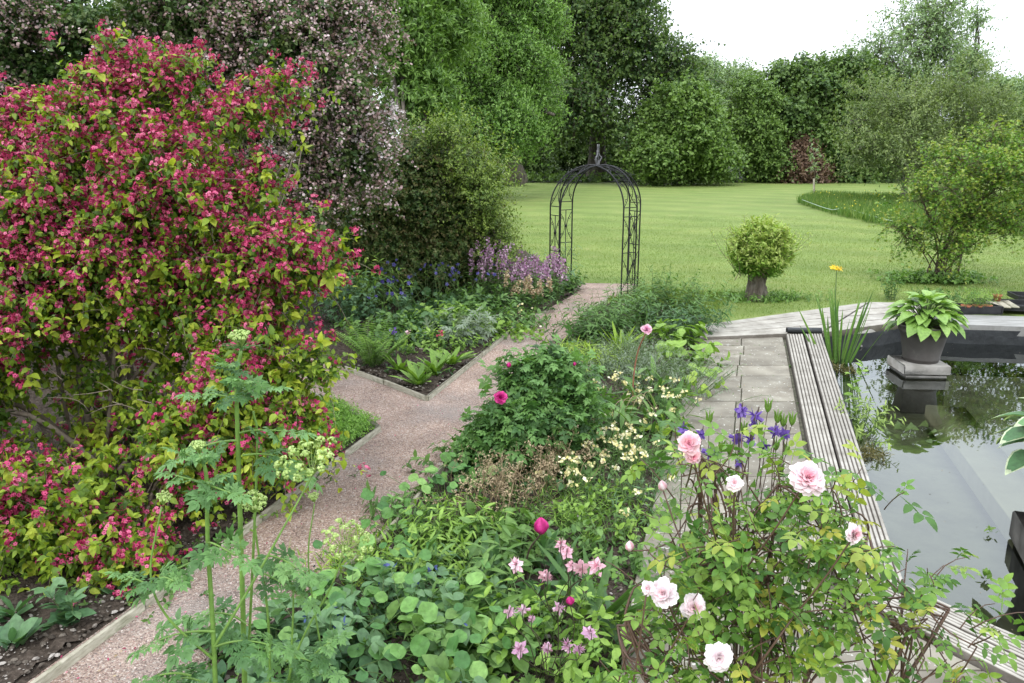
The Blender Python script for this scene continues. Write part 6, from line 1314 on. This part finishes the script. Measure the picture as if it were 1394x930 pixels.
TERRA = noisemat('terracotta', [(.3, (.26, .09, .045)), (.7, (.4, .16, .085))], 9, rough=.8, bump=.2)
def tpot(label, c, R, hh=.12):
    mb = MB(); lathe(mb, c, [(0, .001), (R*.7, .001), (R*.88, hh*.75), (R, hh*.76), (R*1.02, hh), (R*.9, hh), (R*.86, hh*.85), (0, hh*.85)], 20); return single('terracotta_pot', mb, TERRA, label, 'plant pot', c, 'small terracotta pots')
for (px, dx, lb, R) in ((1320, 0, 'terracotta seedling pot in the small tray, nearer the hosta', .075), (1336, 0, 'terracotta seedling pot in the small tray, in the middle', .075), (1349, 0, 'terracotta seedling pot at the end of the small tray', .07), (1357, .25, 'single terracotta pot standing on the grey boards', .065)):
    c = G(px, 428, DZ + .034) + [0, .12 + dx, 0]; 
    if dx: c = G(1357, 411, .16)
    tpot(lb, c, R); 
    t, P = upright('seedling', 'feathery seedling growing in the ' + lb, 'plant', c + [0, 0, .1], 14 if not dx else 6, .32 if not dx else .12, .5, LINEAR, .07, M_g2, K=8, rad=.035, group='potted seedlings', sr=.002)
upright('climbing_plant', 'slender leafy plant on a thin cane behind the deck boards', 'plant', G(1213, 408), 12, .62, .15, OVAL, .06, M_g1, K=12, rad=.07)
upright('leafy_perennial', 'green leafy clump growing between the deck and the trays', 'plant', G(1290, 408), 40, .28, .6, OVAL, .05, M_g1, K=7, rad=.22, ry=.1)

# ================================================================== NEAR: PURPLE COLUMBINE, PINK ROSE, ANGELICA
Yp = 2.35
fl = [((1009, 566), .05), ((1029, 573), .05), ((1003, 603), .05), ((1021, 605), .052), ((1055, 593), .055), ((1068, 597), .045), ((1041, 615), .048), ((930, 592), .045), ((955, 597), .038), ((967, 622), .052), ((1007, 637), .036), ((1072, 692), .042), ((1025, 583), .03), ((1086, 656), .032), ((1095, 688), .03)]
placed_columbine('violet purple columbine blooms on wiry stems standing behind the pale pink roses', np.array([.72, 2.1, .03]), [(at(x, y - 6, Yp + r.normal(0, .08)), s*.7) for (x, y), s in fl], M_viol, .04, leaf=M_g3, nleaf=12, h=.6, pods=[at(x, y, Yp + .03) for x, y in ((1058, 575), (1066, 580), (1078, 578), (1012, 590), (1056, 612), (1070, 618), (982, 614), (993, 618), (1033, 590), (1062, 645), (965, 576), (1045, 560))])
M_lr = LM('rambler_leaf', [(.06, .14, .03), (.12, .24, .04), (.22, .34, .06), (.38, .38, .06)], trans=.3)
M_rp = LM('pale_rose_petal', [(.80, .34, .44), (.84, .55, .60), (.86, .72, .75), (.88, .82, .84)], trans=.3, tint=(1.1, .9, .95))
Yn = 1.95
pl = [lobe(1015, 725, Yn, 90, 50, .20), lobe(950, 760, Yn - .05, 50, 60, .18), lobe(1060, 800, Yn - .05, 110, 80, .20), lobe(1000, 850, Yn - .1, 90, 70, .18), lobe(1120, 720, Yn, 80, 50, .16), lobe(1150, 790, Yn - .05, 70, 60, .16), lobe(1090, 880, Yn - .15, 90, 40, .15), lobe(900, 850, Yn - .1, 50, 60, .14), lobe(945, 665, Yn + .05, 38, 32, .12), lobe(1215, 830, Yn - .05, 80, 34, .12), lobe(1270, 880, Yn - .1, 70, 40, .12), lobe(960, 915, Yn - .15, 80, 40, .12), lobe(870, 905, Yn - .2, 50, 40, .12), lobe(1010, 662, Yn + .05, 36, 16, .1)]
bm = lambda x, y, f, px, **k: (at(x, y, Yn - .27), f, px*mpp(x, y, Yn - .27), k)
blo = [bm(1100, 650, (0, -.8, .75), 23, rings=7, tone=(.1, .8)), bm(1164, 727, (.5, -.9, .25), 14, rings=5), bm(903, 808, (-.5, -.7, .5), 19, rings=5, tone=(.55, 1)), bm(945, 827, (.1, -1, .35), 17, rings=7, tone=(.4, 1)), (at(979, 897, Yn - .42), (0, -1, .3), 19*mpp(979, 897, Yn - .42), dict(rings=5, tone=(.75, 1))), bm(1000, 657, (-.2, -.8, .5), 11, rings=4, tone=(.4, .9)), bm(938, 603, (-.1, -.9, .5), 15, rings=5, tone=(.0, .45)), bm(944, 622, (.1, -1, -.1), 11, rings=4, tone=(0, .4)), bm(881, 801, (-.6, -.7, .3), 10, rings=4, tone=(.4, .9))]
rosebush('big near rambler rose bush with pale pink double blooms over the flagstones', np.array([.62, 1.55, .03]), pl, 112, M_lr, .082, blo, M_rp, 91, buds=[(at(903, 668, Yn), (-.2, 0, 1), .03), (at(857, 750, Yn), (0, 0, 1), .03)], per=2, Lsh=.15, canes=14, T=ROSEOV, stem=LM('rose_cane', [(.07, .045, .035), (.14, .075, .05)], trans=0), caner=.006, K=5, v=(.05, .62), skip=.1)

# angelica
M_ang = LM('angelica_leaf', [(.07, .16, .05), (.13, .26, .08), (.22, .38, .13)], trans=.3)
M_umb = LM('umbel_green', [(.22, .33, .08), (.36, .48, .14), (.5, .6, .24)], trans=.2)
UMB = (np.array([(math.cos(a), math.sin(a), 0) for a in np.arange(6)/6*2*np.pi] + [(.5*math.cos(a + .3), .5*math.sin(a + .3), .7) for a in np.arange(6)/6*2*np.pi]), [np.array([[i, (i+1) % 6, 6 + (i+1) % 6, 6 + i] for i in range(6)]), np.array([[6, 7, 8, 9, 10, 11]])])
def umbel(t, c, ax, R, mat, tight=1.0, rays=24, per=16, fl=.0035):
    ax = nrm(np.array(ax, float)); x = nrm(np.cross(ax, [.2, 1, .1])); y = np.cross(ax, x); k = np.arange(rays); rad = np.sqrt((k + .5)/rays); a = k*2.4
    d = nrm(ax*(1.05*tight) + (x*np.cos(a)[:, None] + y*np.sin(a)[:, None])*rad[:, None]*1.0); L = R*np.ones(rays)*(1.0 + .12*r.standard_normal(rays)*.6); P = shoots(r, np.repeat(np.array(c)[None], rays, 0), d, L, 4, 0, .02); mb = MB(); tubes(mb, P, .0012, .0008, 3, .3)
    e = np.repeat(P[:, -1], per, 0); o_ = nrm(r.standard_normal((len(e), 3)) + np.repeat(d, per, 0)*1.4); q = e + o_*R*.13; z = o_; xx = nrm(np.cross(z, rand_dirs(r, len(e)))); mb.inst(UMB, q, xx, np.cross(z, xx), z, fl*R/.07, r.random(len(e))); mb.build('umbel', mat, t)
LB = leafshape(.25, ((.25, .8), (.5, 1), (.75, .55)), .25, .3)
CUTB = joined([(LB, (0, .3), 0, .7), (LB, (0, .32), .7, .5), (LB, (0, .32), -.7, .5), (LB, (0, .12), 1.15, .42), (LB, (0, .12), -1.15, .42), (DIAN, (0, 0), 0, .5)])
PINB = joined([(CUTB, (0, .5), 0, .62), (CUTB, (0, .42), 1.0, .52), (CUTB, (0, .42), -1.0, .52), (CUTB, (0, .14), 1.2, .42), (CUTB, (0, .14), -1.2, .42), (diamond(.03), (0, 0), 0, .8)])
def compound(mb, sm, p, d, L, seed, droop=.35):
    """one large divided leaf: a rachis with pairs of pinnae, each pinna cut into toothed leaflets"""
    P = shoots(r, np.array(p)[None], np.array(d, float)[None], L, 12, droop, .05); tubes(sm, P, .0042, .002, 5); 
    prof = lambda x: np.clip(1.15 - .75*x, .3, 1)
    sub = P[:, [4, 6, 8, 10, 11]]; leaves_on(mb, r, sub[:, [0, 2, 3]], PINB, L*.66, 0, 2, 1.0, flat=True, prof=prof, up=.6, jit=.32, droop=.2, srnd=.1, v0=.1, v1=.9)
    tip = P[:, -2:]; ax = nrm(tip[:, 1] - tip[:, 0]); X, Y, Z = orient(r, ax, np.array([[0, 0, 1.0]]), .1); mb.inst(PINB, tip[:, 1], X, Y, Z, L*.62, .6)
an = thing('angelica', 'tall foreground angelica with thick green stems, divided leaves and pale green umbels', 'plant', np.array([-.9, 2.35, 0]))
sm = MB(); lf = MB(); Ya = 2.45
def ap(x, y, Y=Ya): return at(x, y, Y)
stems = [([ap(338, 1160, 2.35), ap(332, 880, 2.42), ap(325, 640), ap(322, 520), ap(328, 478)], .0125, .006), ([ap(300, 1150, 2.1), ap(292, 900, 2.15), ap(283, 740, 2.2), ap(281, 650, 2.2), ap(272, 620, 2.2)], .010, .006),
         ([ap(338, 900), ap(350, 620, 2.5), ap(345, 560, 2.5)], .006, .004), ([ap(292, 880, 2.15), ap(340, 800, 2.2), ap(385, 720, 2.25), ap(425, 648, 2.3)], .006, .003), ([ap(293, 900, 2.15), ap(228, 840, 2.1), ap(205, 780, 2.1), ap(220, 690, 2.1)], .005, .003),
         ([ap(368, 1100, 2.3), ap(366, 860, 2.3), ap(350, 740, 2.3), ap(345, 700, 2.3)], .006, .003), ([ap(440, 900, 2.4), ap(420, 770, 2.4), ap(428, 686, 2.4)], .004, .0025), ([ap(350, 1100, 2.3), ap(400, 900, 2.3), ap(450, 800, 2.3), ap(468, 752, 2.3)], .0055, .003), ([ap(390, 1000, 2.3), ap(398, 860, 2.3), ap(400, 790, 2.3)], .005, .003)]
for s, a_, b_ in stems: tube(sm, smooth_line(s, 24), a_*.82, b_*.8, 10, .6)
for (x, y, Y, dx, dz, L) in ((324, 600, 2.45, -1, .35, .19), (324, 590, 2.45, 1, .35, .19), (322, 545, 2.45, -.9, .8, .15), (324, 540, 2.45, .9, .7, .15), (326, 510, 2.45, -.2, 1, .12), (330, 620, 2.45, .9, .0, .20), (322, 530, 2.45, .4, .9, .14), (283, 760, 2.2, -1, .2, .17), (283, 740, 2.2, 1, .5, .18), (282, 690, 2.2, .2, 1, .15), (282, 660, 2.2, -.8, .7, .13), (282, 660, 2.2, .9, .5, .15), (350, 760, 2.3, 1, .35, .18), (352, 780, 2.3, .8, .0, .17), (400, 800, 2.3, .7, .8, .12), (400, 800, 2.3, -.5, .9, .12), (292, 860, 2.15, -1, .3, .2), (294, 880, 2.15, 1, .3, .2), (335, 850, 2.4, -.6, .6, .2), (340, 880, 2.4, .9, .4, .2), (360, 930, 2.3, .8, .5, .18), (300, 940, 2.15, -.8, .5, .2), (210, 800, 2.1, -.5, .6, .12), (212, 790, 2.1, .6, .5, .12), (272, 630, 2.2, -.6, .9, .10), (272, 630, 2.2, .4, 1, .10), (390, 900, 2.3, 1, .4, .18), (420, 900, 2.3, .5, .8, .16), (260, 920, 2.1, -.9, .6, .15)):
    compound(lf, sm, ap(x, y, Y), (dx, r.uniform(-.8, .3), dz), L*.86, 0)
sm.build('stem', LM('angelica_stem', [(.12, .22, .04), (.18, .30, .07)], trans=0, rough=.45), an); lf.build('foliage', M_ang, an)
for (x, y, Y, ax, R, tg) in ((328, 474, 2.45, (0, -.2, 1), .05, 1.3), (222, 688, 2.1, (.3, -.2, 1), .035, 1.5), (425, 648, 2.3, (-.3, -.2, 1), .10, .55), (345, 698, 2.3, (.1, -.2, 1), .06, .9), (428, 684, 2.4, (0, -.2, 1), .028, 1.4), (468, 750, 2.3, (.35, -.3, 1), .085, .6), (272, 618, 2.2, (0, -.2, 1), .035, 1.5)):
    umbel(an, ap(x, y, Y), ax, R, M_umb, tg)
# bracts round the top bud
mb = MB(); p = ap(328, 474); n = 22; P = shoots(r, np.repeat(p[None], n, 0), nrm(r.standard_normal((n, 3))*[1, 1, .2] + [0, 0, .45]), .07, 6, .15); tubes(mb, P, .0016, .0006, 4); mb.build('bracts', M_ang, an)

# litter: fallen petals on path and paving, specks on the water
def litter(name, pts, z, size, mat, label):
    n = len(pts); zz = nrm(r.standard_normal((n, 3))*.25 + [0, 0, 1]); x = nrm(np.cross(zz, rand_dirs(r, n))); m_b = MB(); m_b.inst(OVAL, np.column_stack([pts, np.full(n, z)]), x, np.cross(zz, x), zz, size*r.uniform(.5, 1.2, n), r.random(n)); tag(m_b.build(name, mat), label, None, kind='stuff')
pth = strew(r, path, 900); near_w = r.random(900) < np.exp(-np.abs(pth[:, 0] + 2.2)*1.1); litter('fallen_petals', pth[near_w & (pth[:, 1] < 12)], .03, .018, M_wf, 'crimson petals fallen on the gravel')
lt = strew(r, path, 420); litter('leaf_litter', lt[lt[:, 1] < 13], .029, .022, M_tan, 'dry leaf scraps on the gravel path')
pv = strew(r, [np.array(p_) for p_ in pe_l] + [np.array([2.2, 2.0, 0]), dk[-1], dk[0]], 260); litter('leaf_litter', pv, .058, .02, M_tan, 'dry leaf scraps on the flagstones')
wt_ = strew(r, [q_ for q_ in pond], 420); litter('floating_debris', wt_, WZ + .002, .012, M_tan, 'tiny scraps floating on the pond')
# moss and small weeds in the paving joints
ms_ = []
for (y0, y1) in rows:
    if y0 > 3: 
        for _ in range(5): ms_.append((r.uniform(xl(y0), xr(y0)), y0 + r.normal(0, .006)))
        for _ in range(3): ms_.append(((xl(y0) + xr(y0))/2 + r.normal(0, .01), r.uniform(y0, y1)))
ms_ = np.array(ms_); P = shoots(r, np.repeat(np.column_stack([ms_, np.full(len(ms_), .04)]), 6, 0) + r.normal(0, .008, (len(ms_)*6, 3))*[1, 1, 0], r.standard_normal((len(ms_)*6, 3)) + [0, 0, .8], r.uniform(.008, .03, len(ms_)*6), 3, .2); m_b = MB(); leaves_on(m_b, r, P, OVAL, .011, 0, 2, .9); tag(m_b.build('joint_moss', M_g1), 'moss and tiny weeds in the paving joints', None, kind='stuff')
